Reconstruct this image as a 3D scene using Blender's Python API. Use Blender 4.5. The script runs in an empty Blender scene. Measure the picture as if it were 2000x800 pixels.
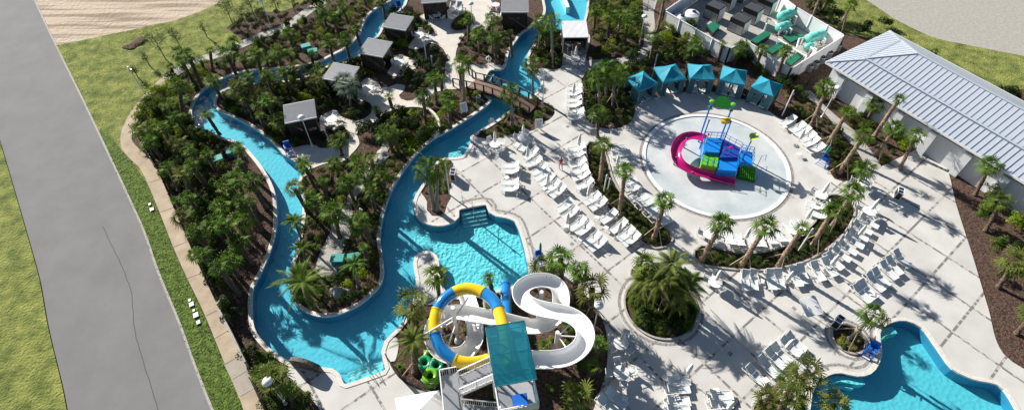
import bpy, bmesh, math, random
from math import sin, cos, pi, radians as R, sqrt, atan2, hypot
from mathutils import Vector as V, Matrix, Quaternion
from mathutils.geometry import delaunay_2d_cdt
random.seed(7)
S = bpy.context.scene
COL = S.collection
# ------------------------------------------------------------------ camera
H = 42.0; FPX = 1083.5; TH = 0.73243; RO = -0.00942; CY = 349.8
RX, RU, RF = V((1, 0, 0)), V((0, cos(TH), sin(TH))), V((0, sin(TH), -cos(TH)))
CR, CU = cos(RO)*RX + sin(RO)*RU, -sin(RO)*RX + cos(RO)*RU
camd = bpy.data.cameras.new('camera'); cam = bpy.data.objects.new('camera', camd); COL.objects.link(cam)
cam.matrix_world = Matrix(((CR.x, CU.x, -RF.x, 0), (CR.y, CU.y, -RF.y, 0), (CR.z, CU.z, -RF.z, H), (0, 0, 0, 1)))
camd.sensor_width = 36; camd.lens = 36*FPX/2000; camd.shift_y = (CY-400)/2000; camd.clip_end = 3000; camd.clip_start = .5
S.camera = cam

def G(u, v, z=0.0):
    "point of the place at height z that the survey picture shows at u, v"
    d = (u-1000)*CR - (v-CY)*CU + FPX*RF
    t = (z-H)/d.z
    return V((d.x*t, d.y*t, z))
def PX(p):
    q = V(p)-V((0, 0, H)); w = q.dot(RF)
    return 1000+FPX*q.dot(CR)/w, CY-FPX*q.dot(CU)/w
def ontop(b, t):
    "top point on the sight line of t nearest to the vertical over b"
    d = ((t[0]-1000)*CR - (t[1]-CY)*CU + FPX*RF)
    # minimise horizontal distance to b
    dh = V((d.x, d.y)); bh = V((b.x, b.y))
    k = bh.dot(dh)/dh.dot(dh)
    return V((0, 0, H)) + d*k

# ------------------------------------------------------------------ light
w = bpy.data.worlds.new('World'); S.world = w; w.use_nodes = True
nt = w.node_tree; bg = nt.nodes['Background']; sk = nt.nodes.new('ShaderNodeTexSky')
sk.sky_type = 'NISHITA'; sk.sun_disc = False; sk.sun_elevation = R(29); sk.sun_rotation = R(313.5)
sk.air_density = 1; sk.dust_density = .6; sk.ozone_density = 1.6
nt.links.new(sk.outputs[0], bg.inputs[0]); bg.inputs[1].default_value = .052
sd = bpy.data.lights.new('sun', 'SUN'); sun = bpy.data.objects.new('sun', sd); COL.objects.link(sun)
sd.energy = 5.0; sd.angle = R(.53); sd.color = (1, .945, .86)
sun.rotation_euler = V((cos(R(-43.5))*cos(R(29)), sin(R(-43.5))*cos(R(29)), -sin(R(29)))).to_track_quat('-Z', 'Y').to_euler()
S.view_settings.view_transform = 'Standard'; S.view_settings.look = 'None'; S.view_settings.exposure = .76; S.view_settings.gamma = 1
S.render.engine = 'CYCLES'
S.cycles.max_bounces = 6; S.cycles.transparent_max_bounces = 12; S.cycles.diffuse_bounces = 2; S.cycles.glossy_bounces = 2

# ------------------------------------------------------------------ materials
M = {}
def mat(name, col, rough=.6, metal=0, noise=None, bump=None, spec=.5, rand=0, trans=0, coat=0, scale=4, col2=None, detail=4, objspace=True):
    """noise = amount of value variation, bump=(scale,strength,distance), rand=per-object variation"""
    m = bpy.data.materials.new(name); m.use_nodes = True; n = m.node_tree; L = n.links
    b = n.nodes['Principled BSDF']; b.inputs['Roughness'].default_value = rough; b.inputs['Metallic'].default_value = metal
    b.inputs['Specular IOR Level'].default_value = spec; b.inputs['Coat Weight'].default_value = coat
    b.inputs['Base Color'].default_value = (*col, 1)
    out = None
    tc = n.nodes.new('ShaderNodeTexCoord')
    if noise or col2:
        tx = n.nodes.new('ShaderNodeTexNoise'); tx.inputs['Scale'].default_value = scale; tx.inputs['Detail'].default_value = detail; tx.inputs['Roughness'].default_value = .62
        L.new(tc.outputs['Object'], tx.inputs['Vector'])
        rp = n.nodes.new('ShaderNodeValToRGB'); L.new(tx.outputs['Fac'], rp.inputs[0])
        a = noise or 0; c2 = col2 or col
        rp.color_ramp.elements[0].position = .32; rp.color_ramp.elements[1].position = .68
        rp.color_ramp.elements[0].color = (*[c*(1-a) for c in col], 1); rp.color_ramp.elements[1].color = (*[min(1, c*(1+a)) for c in c2], 1)
        out = rp.outputs[0]
    if rand:
        oi = n.nodes.new('ShaderNodeObjectInfo'); hs = n.nodes.new('ShaderNodeHueSaturation')
        mr = n.nodes.new('ShaderNodeMapRange'); mr.inputs['To Min'].default_value = 1-rand; mr.inputs['To Max'].default_value = 1+rand
        L.new(oi.outputs['Random'], mr.inputs[0]); L.new(mr.outputs[0], hs.inputs['Value'])
        mh = n.nodes.new('ShaderNodeMapRange'); mh.inputs['To Min'].default_value = .5-rand*.05; mh.inputs['To Max'].default_value = .5+rand*.05
        mm = n.nodes.new('ShaderNodeMath'); mm.operation = 'FRACT'; m7 = n.nodes.new('ShaderNodeMath'); m7.operation = 'MULTIPLY'; m7.inputs[1].default_value = 7.3
        L.new(oi.outputs['Random'], m7.inputs[0]); L.new(m7.outputs[0], mm.inputs[0]); L.new(mm.outputs[0], mh.inputs[0]); L.new(mh.outputs[0], hs.inputs['Hue'])
        if out: L.new(out, hs.inputs['Color'])
        else: hs.inputs['Color'].default_value = (*col, 1)
        out = hs.outputs[0]
    if out: L.new(out, b.inputs['Base Color'])
    if bump:
        bt = n.nodes.new('ShaderNodeTexNoise'); bt.inputs['Scale'].default_value = bump[0]; bt.inputs['Detail'].default_value = 3
        L.new(tc.outputs['Object'], bt.inputs['Vector']); bn = n.nodes.new('ShaderNodeBump'); bn.inputs['Strength'].default_value = bump[1]
        bn.inputs['Distance'].default_value = bump[2]; L.new(bt.outputs['Fac'], bn.inputs['Height']); L.new(bn.outputs[0], b.inputs['Normal'])
    if trans:
        tl = n.nodes.new('ShaderNodeBsdfTranslucent'); mx = n.nodes.new('ShaderNodeMixShader'); mx.inputs[0].default_value = trans
        if out: L.new(out, tl.inputs[0])
        else: tl.inputs[0].default_value = (*col, 1)
        L.new(b.outputs[0], mx.inputs[1]); L.new(tl.outputs[0], mx.inputs[2]); L.new(mx.outputs[0], n.nodes['Material Output'].inputs[0])
    M[name] = m
    return m
mat('deck_plain', (.60, .56, .50), .85, noise=.10, scale=1.1, bump=(30, .2, .01))
mat('path', (.40, .385, .35), .9, noise=.14, scale=1.5, bump=(30, .2, .01))
mat('sidewalk', (.40, .315, .215), .9, noise=.17, scale=.7, bump=(20, .2, .01), col2=(.42, .345, .25))
mat('sidewalk_grey', (.36, .32, .26), .9, noise=.12, scale=1.2)
mat('joint', (.10, .09, .08), .9)
mat('asphalt', (.195, .195, .195), .95, noise=.09, scale=.35, detail=10, bump=(40, .4, .01))
mat('kerb', (.38, .36, .32), .9, noise=.15, scale=3)
mat('coping', (.64, .60, .54), .8, noise=.13, scale=5)
mat('coping_tan', (.40, .34, .28), .85, noise=.15, scale=5)
mat('stone', (.40, .37, .33), .95, noise=.28, scale=3, bump=(7, .8, .05))
mat('paver', (.27, .25, .235), .9, noise=.45, scale=6, detail=1)
mat('mulch', (.034, .020, .014), 1, noise=.75, scale=5, col2=(.095, .055, .038), detail=8, bump=(9, 1, .12))
mat('lawn', (.085, .14, .016), 1, noise=.35, scale=.7, col2=(.22, .23, .055), detail=14, bump=(5, 1, .12))
mat('sand', (.47, .38, .28), 1, noise=.2, scale=.5, bump=(2, 1, .15))
mat('pool_floor', (.20, .66, .74), .8, noise=.05, scale=.6)
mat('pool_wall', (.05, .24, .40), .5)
mat('splash', (.47, .54, .56), .3, noise=.10, col2=(.56, .585, .58), scale=.35, bump=(18, .12, .01))
mat('white', (.82, .82, .80), .35)
mat('white_metal', (.80, .80, .79), .35)
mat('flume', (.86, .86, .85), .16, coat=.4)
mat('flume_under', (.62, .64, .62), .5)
mat('flume_rim', (.06, .25, .06), .4)
mat('tube_blue', (.015, .20, .52), .12, coat=.6)
mat('tube_yellow', (.78, .52, .01), .12, coat=.6)
mat('sling', (.62, .66, .655), .75)
mat('canvas_white', (.80, .80, .77), .8)
mat('teal_canvas', (.010, .29, .41), .7, noise=.12, scale=2, trans=.12)
mat('teal_dark', (.02, .14, .17), .75)
mat('curtain', (.08, .20, .23), .8, noise=.2, scale=9)
mat('wood_dark', (.030, .023, .018), .6, noise=.3, scale=6)
mat('wood_deck', (.19, .115, .085), .75, noise=.25, scale=6)
mat('wood_stake', (.34, .26, .18), .9, noise=.2)
mat('roof_grey', (.42, .425, .43), .5, noise=.06, scale=2)
mat('trim_white', (.7, .7, .7), .5)
mat('wall_white', (.66, .67, .69), .8, noise=.04, scale=1)
mat('glass_dark', (.05, .07, .09), .15)
mat('roof_metal', (.47, .52, .60), .35, metal=.15)
mat('seam', (.22, .25, .30), .4)
mat('vinyl', (.80, .81, .82), .5, noise=.04, scale=2)
mat('pink', (.50, .006, .17), .2, coat=.4)
mat('pg_blue', (.008, .22, .68), .3, coat=.2)
mat('pg_navy', (.02, .06, .35), .35)
mat('pg_green', (.13, .50, .03), .35)
mat('pg_dkgreen', (.02, .20, .02), .4)
mat('pg_yellow', (.75, .50, .02), .4)
mat('pg_lime', (.48, .62, .02), .4)
mat('black', (.012, .012, .012), .5)
mat('iron', (.02, .02, .02), .4)
mat('navy_panel', (.012, .02, .06), .3)
mat('grey_metal', (.30, .31, .32), .4, metal=.5)
mat('seafoam', (.14, .60, .50), .35)
mat('cover_green', (.008, .16, .085), .55, noise=.1)
mat('tube_teal', (.01, .30, .14), .3)
mat('tube_lime', (.16, .42, .02), .3)
mat('lifeguard_blue', (.01, .13, .55), .4)
mat('teal_umb', (.02, .30, .26), .7)
mat('rock', (.115, .10, .09), .9, noise=.4, scale=3, bump=(5, 1, .1))
mat('boulder_light', (.36, .35, .33), .9, noise=.3, scale=3, bump=(5, .7, .08))
mat('trunk', (.125, .085, .06), .95, noise=.5, scale=9, bump=(12, 1, .06))
mat('trunk_tan', (.24, .165, .115), .95, noise=.35, scale=8, bump=(12, 1, .04))
mat('trunk_grey', (.20, .18, .155), .95, noise=.3, scale=8, bump=(12, 1, .04))
mat('dry', (.20, .12, .055), .9, noise=.3, trans=.2)
def leafm(n, a, b, rand=.25, tr=.3, rough=.7): mat(n, a, rough, noise=.15, col2=b, scale=1.7, rand=rand, trans=tr, spec=.15)
leafm('leaf_palm', (.062, .122, .018), (.14, .22, .03))
leafm('leaf_palm_blue', (.10, .15, .10), (.20, .27, .19), .1)
leafm('leaf_palm_olive', (.075, .105, .02), (.17, .20, .04))
leafm('leaf_dark', (.014, .032, .008), (.038, .068, .014))
leafm('leaf_mid', (.040, .075, .012), (.095, .14, .022))
leafm('leaf_bright', (.15, .23, .012), (.28, .36, .024), .18, .42)
leafm('leaf_hedge', (.025, .052, .010), (.075, .115, .022))
leafm('grass_blade', (.045, .092, .012), (.11, .165, .022))
leafm('grass_gold', (.16, .17, .04), (.27, .27, .06))
mat('skin', (.45, .26, .18), .6); mat('cloth_red', (.45, .02, .03), .8); mat('cloth_grey', (.35, .36, .38), .8); mat('hair', (.03, .018, .012), .6)
mat('towel', (.75, .76, .77), .9)

def deck_material():
    m = bpy.data.materials.new('pool_deck'); m.use_nodes = True; n = m.node_tree; L = n.links; b = n.nodes['Principled BSDF']
    b.inputs['Roughness'].default_value = .85
    def N(t, **k):
        x = n.nodes.new(t)
        for a, v in k.items(): setattr(x, a, v)
        return x
    def math_(op, a, bb=None, c=None):
        x = N('ShaderNodeMath', operation=op)
        for i, s in enumerate((a, bb, c)):
            if s is None: continue
            if isinstance(s, (int, float)): x.inputs[i].default_value = s
            else: L.new(s, x.inputs[i])
        return x.outputs[0]
    tc = N('ShaderNodeTexCoord'); sp = N('ShaderNodeSeparateXYZ'); L.new(tc.outputs['Object'], sp.inputs[0])
    a = -.91446; d = 3.575
    s = math_('ADD', math_('MULTIPLY', sp.outputs[0], cos(a)), math_('MULTIPLY', sp.outputs[1], sin(a)))
    t = math_('ADD', math_('MULTIPLY', sp.outputs[0], -sin(a)), math_('MULTIPLY', sp.outputs[1], cos(a)))
    def band(x, ph, hw):
        f = math_('PINGPONG', math_('ADD', x, ph), d/2)   # 0 at band centre
        return math_('LESS_THAN', f, hw)
    bs = band(s, 16.07, .10); bt = band(t, -22.94+0, .10)
    # joint lines half way (saw cuts)
    sb = N('ShaderNodeVectorMath', operation='DISTANCE'); L.new(tc.outputs['Object'], sb.inputs[0]); sb.inputs[1].default_value = (.50515*42, .94943*42, 0)
    bd = math_('MULTIPLY', math_('MAXIMUM', bs, bt), math_('GREATER_THAN', sb.outputs['Value'], 11.3))
    def cells(u, v):
        cu = math_('FLOOR', math_('DIVIDE', u, .24)); cv = math_('FLOOR', math_('DIVIDE', v, .24))
        cb = N('ShaderNodeCombineXYZ'); L.new(cu, cb.inputs[0]); L.new(cv, cb.inputs[1])
        wn = N('ShaderNodeTexWhiteNoise'); L.new(cb.outputs[0], wn.inputs['Vector']); return wn.outputs['Value']
    wv = cells(s, t)
    rp = N('ShaderNodeValToRGB'); L.new(wv, rp.inputs[0]); rp.color_ramp.interpolation = 'CONSTANT'; rp.color_ramp.elements[0].color = (.19, .18, .175, 1); rp.color_ramp.elements[1].position = .55; rp.color_ramp.elements[1].color = (.43, .41, .38, 1)
    nz = N('ShaderNodeTexNoise'); nz.inputs['Scale'].default_value = .45; nz.inputs['Detail'].default_value = 7; L.new(tc.outputs['Object'], nz.inputs['Vector'])
    r2 = N('ShaderNodeValToRGB'); L.new(nz.outputs[0], r2.inputs[0]); r2.color_ramp.elements[0].position = .3; r2.color_ramp.elements[1].position = .7
    r2.color_ramp.elements[0].color = (.50, .485, .455, 1); r2.color_ramp.elements[1].color = (.61, .60, .575, 1)
    # each slab cast a touch different
    sx = math_('FLOOR', math_('DIVIDE', math_('ADD', s, 16.07), d)); tx = math_('FLOOR', math_('DIVIDE', math_('ADD', t, -22.94), d))
    cb = N('ShaderNodeCombineXYZ'); L.new(sx, cb.inputs[0]); L.new(tx, cb.inputs[1]); wn = N('ShaderNodeTexWhiteNoise'); L.new(cb.outputs[0], wn.inputs['Vector'])
    hs = N('ShaderNodeHueSaturation'); mr = N('ShaderNodeMapRange'); mr.inputs['To Min'].default_value = .93; mr.inputs['To Max'].default_value = 1.05
    L.new(wn.outputs['Value'], mr.inputs[0]); L.new(mr.outputs[0], hs.inputs['Value']); L.new(r2.outputs[0], hs.inputs['Color'])
    mx = N('ShaderNodeMix', data_type='RGBA'); L.new(bd, mx.inputs[0]); L.new(hs.outputs[0], mx.inputs[6]); L.new(rp.outputs[0], mx.inputs[7])
    L.new(mx.outputs[2], b.inputs['Base Color'])
    bp = N('ShaderNodeBump'); bp.inputs['Strength'].default_value = .25; bp.inputs['Distance'].default_value = .01
    n2 = N('ShaderNodeTexNoise'); n2.inputs['Scale'].default_value = 25; L.new(tc.outputs['Object'], n2.inputs['Vector']); L.new(n2.outputs[0], bp.inputs['Height']); L.new(bp.outputs[0], b.inputs['Normal'])
    M['pool_deck'] = m
deck_material()
def water_material(name, tint, wave=2.2):
    m = bpy.data.materials.new(name); m.use_nodes = True; n = m.node_tree; L = n.links; n.nodes.remove(n.nodes['Principled BSDF'])
    tr = n.nodes.new('ShaderNodeBsdfTransparent'); tr.inputs[0].default_value = (*tint, 1)
    gl = n.nodes.new('ShaderNodeBsdfGlossy'); gl.inputs['Roughness'].default_value = .13
    lw = n.nodes.new('ShaderNodeLayerWeight'); lw.inputs[0].default_value = .5
    pw = n.nodes.new('ShaderNodeMath'); pw.operation = 'POWER'; pw.inputs[1].default_value = 5; L.new(lw.outputs['Facing'], pw.inputs[0])
    fr = n.nodes.new('ShaderNodeMath'); fr.operation = 'MULTIPLY_ADD'; fr.inputs[1].default_value = .9; fr.inputs[2].default_value = .035; L.new(pw.outputs[0], fr.inputs[0])
    tc = n.nodes.new('ShaderNodeTexCoord'); t = n.nodes.new('ShaderNodeTexNoise'); t.inputs['Scale'].default_value = wave; t.inputs['Detail'].default_value = 3; t.inputs['Distortion'].default_value = .6
    L.new(tc.outputs['Object'], t.inputs['Vector']); bp = n.nodes.new('ShaderNodeBump'); bp.inputs['Strength'].default_value = .5; bp.inputs['Distance'].default_value = .06
    L.new(t.outputs[0], bp.inputs['Height']); L.new(bp.outputs[0], gl.inputs['Normal'])
    mx = n.nodes.new('ShaderNodeMixShader'); L.new(fr.outputs[0], mx.inputs[0]); L.new(tr.outputs[0], mx.inputs[1]); L.new(gl.outputs[0], mx.inputs[2])
    L.new(mx.outputs[0], n.nodes['Material Output'].inputs[0]); M[name] = m
water_material('water', (.66, .92, .965))
water_material('water_pool', (.66, .94, .955), 1.6)
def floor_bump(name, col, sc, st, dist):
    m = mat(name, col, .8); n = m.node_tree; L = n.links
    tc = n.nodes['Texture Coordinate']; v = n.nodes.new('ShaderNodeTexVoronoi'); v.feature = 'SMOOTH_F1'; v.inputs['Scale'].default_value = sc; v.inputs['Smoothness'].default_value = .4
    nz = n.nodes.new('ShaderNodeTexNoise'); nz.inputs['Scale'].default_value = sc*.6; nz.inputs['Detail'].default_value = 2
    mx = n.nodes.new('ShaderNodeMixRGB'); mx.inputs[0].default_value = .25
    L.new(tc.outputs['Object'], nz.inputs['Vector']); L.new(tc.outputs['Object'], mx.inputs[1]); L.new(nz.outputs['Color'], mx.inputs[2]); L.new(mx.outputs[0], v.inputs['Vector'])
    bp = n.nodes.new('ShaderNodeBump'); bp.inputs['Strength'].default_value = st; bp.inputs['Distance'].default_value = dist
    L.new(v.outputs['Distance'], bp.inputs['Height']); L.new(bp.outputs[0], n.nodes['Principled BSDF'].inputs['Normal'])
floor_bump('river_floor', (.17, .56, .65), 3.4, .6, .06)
floor_bump('pool_floor', (.24, .68, .70), 4.4, .9, .12)  # made-up cell relief, stands in for the net of light under ripples
def awning_material():
    m = bpy.data.materials.new('tower_shade'); m.use_nodes = True; n = m.node_tree; L = n.links; b = n.nodes['Principled BSDF']
    b.inputs['Base Color'].default_value = (.004, .12, .17, 1); b.inputs['Roughness'].default_value = .35
    t = n.nodes.new('ShaderNodeBsdfTransparent'); t.inputs[0].default_value = (.05, .42, .52, 1)
    mx = n.nodes.new('ShaderNodeMixShader'); mx.inputs[0].default_value = .2
    L.new(b.outputs[0], mx.inputs[1]); L.new(t.outputs[0], mx.inputs[2]); L.new(mx.outputs[0], n.nodes['Material Output'].inputs[0]); M['tower_shade'] = m
awning_material()

# ------------------------------------------------------------------ mesh tools
class MB:
    def __init__(s): s.v = []; s.f = []; s.mi = []; s.cur = 0
    def add(s, vs, fs):
        o = len(s.v); s.v += [tuple(x) for x in vs]; s.f += [tuple(i+o for i in f) for f in fs]; s.mi += [s.cur]*len(fs); return s
    def box(s, c, size, rz=0, rot=None, taper=1):
        hx, hy, hz = size[0]/2, size[1]/2, size[2]/2
        q = rot if rot is not None else Matrix.Rotation(rz, 3, 'Z')
        vs = [V(c)+q@V((x*hx*(taper if z > 0 else 1), y*hy*(taper if z > 0 else 1), z*hz)) for z in (-1, 1) for y in (-1, 1) for x in (-1, 1)]
        return s.add(vs, [(0, 2, 3, 1), (4, 5, 7, 6), (0, 1, 5, 4), (2, 6, 7, 3), (0, 4, 6, 2), (1, 3, 7, 5)])
    def bar(s, a, b, wd, ht):
        a, b = V(a), V(b); d = (b-a)
        if d.length < 1e-6: return s
        q = d.normalized(); side = q.cross(V((0, 0, 1)))
        if side.length < 1e-3: side = V((1, 0, 0))
        side.normalize(); up = side.cross(q)
        vs = [p+side*x*wd/2+up*y*ht/2 for p in (a, b) for x, y in ((-1, -1), (1, -1), (1, 1), (-1, 1))]
        return s.add(vs, [(0, 3, 2, 1), (4, 5, 6, 7), (0, 1, 5, 4), (1, 2, 6, 5), (2, 3, 7, 6), (3, 0, 4, 7)])
    def tube(s, pts, r, n=8, caps=True):
        pts = [V(p) for p in pts]; rs = r if isinstance(r, (list, tuple)) else [r]*len(pts); vs = []; prev = None
        for i, p in enumerate(pts):
            t = (pts[min(i+1, len(pts)-1)]-pts[max(i-1, 0)]).normalized()
            if prev is None:
                a = t.cross(V((0, 0, 1)));
                if a.length < 1e-3: a = t.cross(V((0, 1, 0)))
            else: a = prev-t*prev.dot(t)
            a.normalize(); prev = a; b = t.cross(a)
            vs += [p+(a*cos(2*pi*k/n)+b*sin(2*pi*k/n))*rs[i] for k in range(n)]
        fs = [(i*n+k, i*n+(k+1) % n, (i+1)*n+(k+1) % n, (i+1)*n+k) for i in range(len(pts)-1) for k in range(n)]
        if caps: fs += [tuple(reversed(range(n))), tuple((len(pts)-1)*n+k for k in range(n))]
        return s.add(vs, fs)
    def lathe(s, prof, n=16, c=(0, 0, 0)):
        c = V(c); vs = [c+V((r*cos(2*pi*k/n), r*sin(2*pi*k/n), z)) for r, z in prof for k in range(n)]
        fs = [(i*n+k, i*n+(k+1) % n, (i+1)*n+(k+1) % n, (i+1)*n+k) for i in range(len(prof)-1) for k in range(n)]
        return s.add(vs, fs)
    def prism(s, poly, z0, z1):
        n = len(poly); vs = [(p[0], p[1], z0) for p in poly]+[(p[0], p[1], z1) for p in poly]
        fs = [tuple(reversed(range(n))), tuple(range(n, 2*n))]+[(i, (i+1) % n, n+(i+1) % n, n+i) for i in range(n)]
        return s.add(vs, fs)
    def build(s, name, m, parent=None, smooth=False, world=False, solid=None):
        me = bpy.data.meshes.new(name); off = parent.location if (world and parent) else V((0, 0, 0))
        me.from_pydata([tuple(V(v)-off) for v in s.v], [], s.f)
        for mm in (m if isinstance(m, (list, tuple)) else [m]): me.materials.append(M[mm])
        if isinstance(m, (list, tuple)):
            for p, i in zip(me.polygons, s.mi): p.material_index = i
        if smooth:
            for p in me.polygons: p.use_smooth = True
        me.update()
        o = bpy.data.objects.new(name, me); COL.objects.link(o)
        if parent: o.parent = parent
        return o
def empty(name, loc=(0, 0, 0), rz=0):
    o = bpy.data.objects.new(name, None); COL.objects.link(o); o.location = loc; o.rotation_euler = (0, 0, rz); o.empty_display_size = .2; return o
def tag(o, label=None, cat=None, group=None, kind=None):
    for k, v in (('label', label), ('category', cat), ('group', group), ('kind', kind)):
        if v: o[k] = v
    return o
def children(o): return CH.get(o.name, [])
CH = {}
def reg(root):
    CH[root.name] = [c for c in bpy.data.objects if c.parent == root]
    for c in CH[root.name]: CH[c.name] = [d for d in bpy.data.objects if d.parent == c]
    return root
used = set()
def dup(root, loc, rz=None):
    "first use moves the thing itself, later ones copy it with its parts"
    if root.name not in used: used.add(root.name); r = root
    else:
        r = root.copy(); COL.objects.link(r)
        for ch in CH[root.name]:
            c = ch.copy(); COL.objects.link(c); c.parent = r
            for g in CH.get(ch.name, []):
                d = g.copy(); COL.objects.link(d); d.parent = c
        for k in ('label', 'group'):
            if k in r: del r[k]
    r.location = loc
    if rz is not None: r.rotation_euler = (0, 0, rz)
    return r
def kids(r, src=None): return [c for c in r.children]
def smoothpoly(pts, closed=True, step=.5):
    P = [V((p[0], p[1])) for p in pts]; n = len(P); out = []
    for i in range(n if closed else n-1):
        if closed: a, b, c, d = P[(i-1) % n], P[i], P[(i+1) % n], P[(i+2) % n]
        else: a, b, c, d = P[max(i-1, 0)], P[i], P[i+1], P[min(i+2, n-1)]
        L = (c-b).length; k = max(1, int(L/step))
        # centripetal-ish: limit tangents
        m1 = (c-a)*.5; m2 = (d-b)*.5
        for m_ in (m1, m2):
            if m_.length > L: m_ *= L/m_.length
        for j in range(k):
            t = j/k; out.append((2*t**3-3*t**2+1)*b+(t**3-2*t**2+t)*m1+(-2*t**3+3*t**2)*c+(t**3-t**2)*m2)
    if not closed: out.append(P[-1])
    return out
def W(px, smooth=True, step=.5):
    w_ = [G(u, v) for u, v in px]
    return smoothpoly(w_, True, step) if smooth else [V((p.x, p.y)) for p in w_]
def area(P): return sum(P[i].x*P[(i+1) % len(P)].y-P[(i+1) % len(P)].x*P[i].y for i in range(len(P)))/2
def inside(p, P):
    c = False; n = len(P); x, y = p[0], p[1]; j = n-1
    for i in range(n):
        a, b = P[i], P[j]
        if (a.y > y) != (b.y > y) and x < (b.x-a.x)*(y-a.y)/(b.y-a.y)+a.x: c = not c
        j = i
    return c
def offset(P, d, closed=True):
    n = len(P); out = []
    for i in range(n):
        a, b = (P[(i-1) % n], P[(i+1) % n]) if closed else (P[max(i-1, 0)], P[min(i+1, n-1)])
        t = (b-a); t.normalize(); out.append(P[i]+V((t.y, -t.x))*d)
    return out
def ring(mb, A, B, za, zb, closed=True):
    "faces between two equal-length outlines"
    n = len(A); vs = [(p[0], p[1], za) for p in A]+[(p[0], p[1], zb) for p in B]
    fs = [(i, (i+1) % n, n+(i+1) % n, n+i) for i in range(n if closed else n-1)]
    mb.add(vs, fs)
def strip(px, width, step=.5, world=False):
    "polygon of a strip of the given width along a centre line"
    c = smoothpoly([V(p) for p in px] if world else [G(u, v) for u, v in px], False, step)
    return offset(c, width/2, False)+list(reversed(offset(c, -width/2, False)))
ORD = 'first second third fourth fifth sixth seventh eighth ninth tenth eleventh twelfth thirteenth fourteenth fifteenth sixteenth seventeenth eighteenth nineteenth twentieth'.split()
def ordn(i):
    if i < 20: return ORD[i]
    t = {2: 'twenty', 3: 'thirty', 4: 'forty', 5: 'fifty'}[(i+1)//10]; r_ = (i+1) % 10
    return t+'-'+ORD[r_-1] if r_ else {'twenty': 'twentieth', 'thirty': 'thirtieth', 'forty': 'fortieth', 'fifty': 'fiftieth'}[t]
NAMED = {}
def named(o, desc, where, cat, group):
    NAMED.setdefault((desc, where, cat, group), []).append(o); return o
def finish_names():
    for (desc, where, cat, group), L in NAMED.items():
        q = [PX(o.location) for o in L]; vert = max(p[1] for p in q)-min(p[1] for p in q) > 1.3*(max(p[0] for p in q)-min(p[0] for p in q))
        L.sort(key=lambda o: PX(o.location)[1 if vert else 0]); lo, hi, fr = ('topmost', 'lowest', 'top') if vert else ('leftmost', 'rightmost', 'left')
        for i, o in enumerate(L):
            if len(L) == 1: lab = desc+' '+where
            elif i == 0: lab = lo+' '+desc+' '+where
            elif i == len(L)-1: lab = hi+' '+desc+' '+where
            else: lab = ordn(i)+' '+desc+' from '+fr+' '+where
            tag(o, lab, cat, group if group else None)

def sand_tracks():
    "wheel tracks and drag lines over the sand lot"
    m = M['sand']; n = m.node_tree; L = n.links; tc = n.nodes['Texture Coordinate']; mp = n.nodes.new('ShaderNodeMapping'); mp.inputs['Rotation'].default_value = (0, 0, R(-22)); mp.inputs['Scale'].default_value = (.06, 1.0, 1)
    L.new(tc.outputs['Object'], mp.inputs[0]); t = n.nodes.new('ShaderNodeTexNoise'); t.inputs['Scale'].default_value = 1.3; t.inputs['Detail'].default_value = 6; L.new(mp.outputs[0], t.inputs['Vector'])
    rp = n.nodes.new('ShaderNodeValToRGB'); L.new(t.outputs[0], rp.inputs[0]); e = rp.color_ramp.elements; e[0].position = .40; e[0].color = (.22, .16, .11, 1); e[1].position = .52; e[1].color = (.52, .43, .33, 1)
    mx = n.nodes.new('ShaderNodeMix'); mx.data_type = 'RGBA'; mx.inputs[0].default_value = .75; b = n.nodes['Principled BSDF']; old = b.inputs['Base Color'].links[0].from_socket
    L.new(old, mx.inputs[6]); L.new(rp.outputs[0], mx.inputs[7]); L.new(mx.outputs[2], b.inputs['Base Color'])
sand_tracks()
mat('verge_lawn', (.04, .085, .010), 1, noise=.45, scale=2, col2=(.10, .15, .02), detail=10, bump=(5, 1, .15))
mat('tower_floor', (.34, .35, .37), .7, noise=.08, scale=3)
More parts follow.
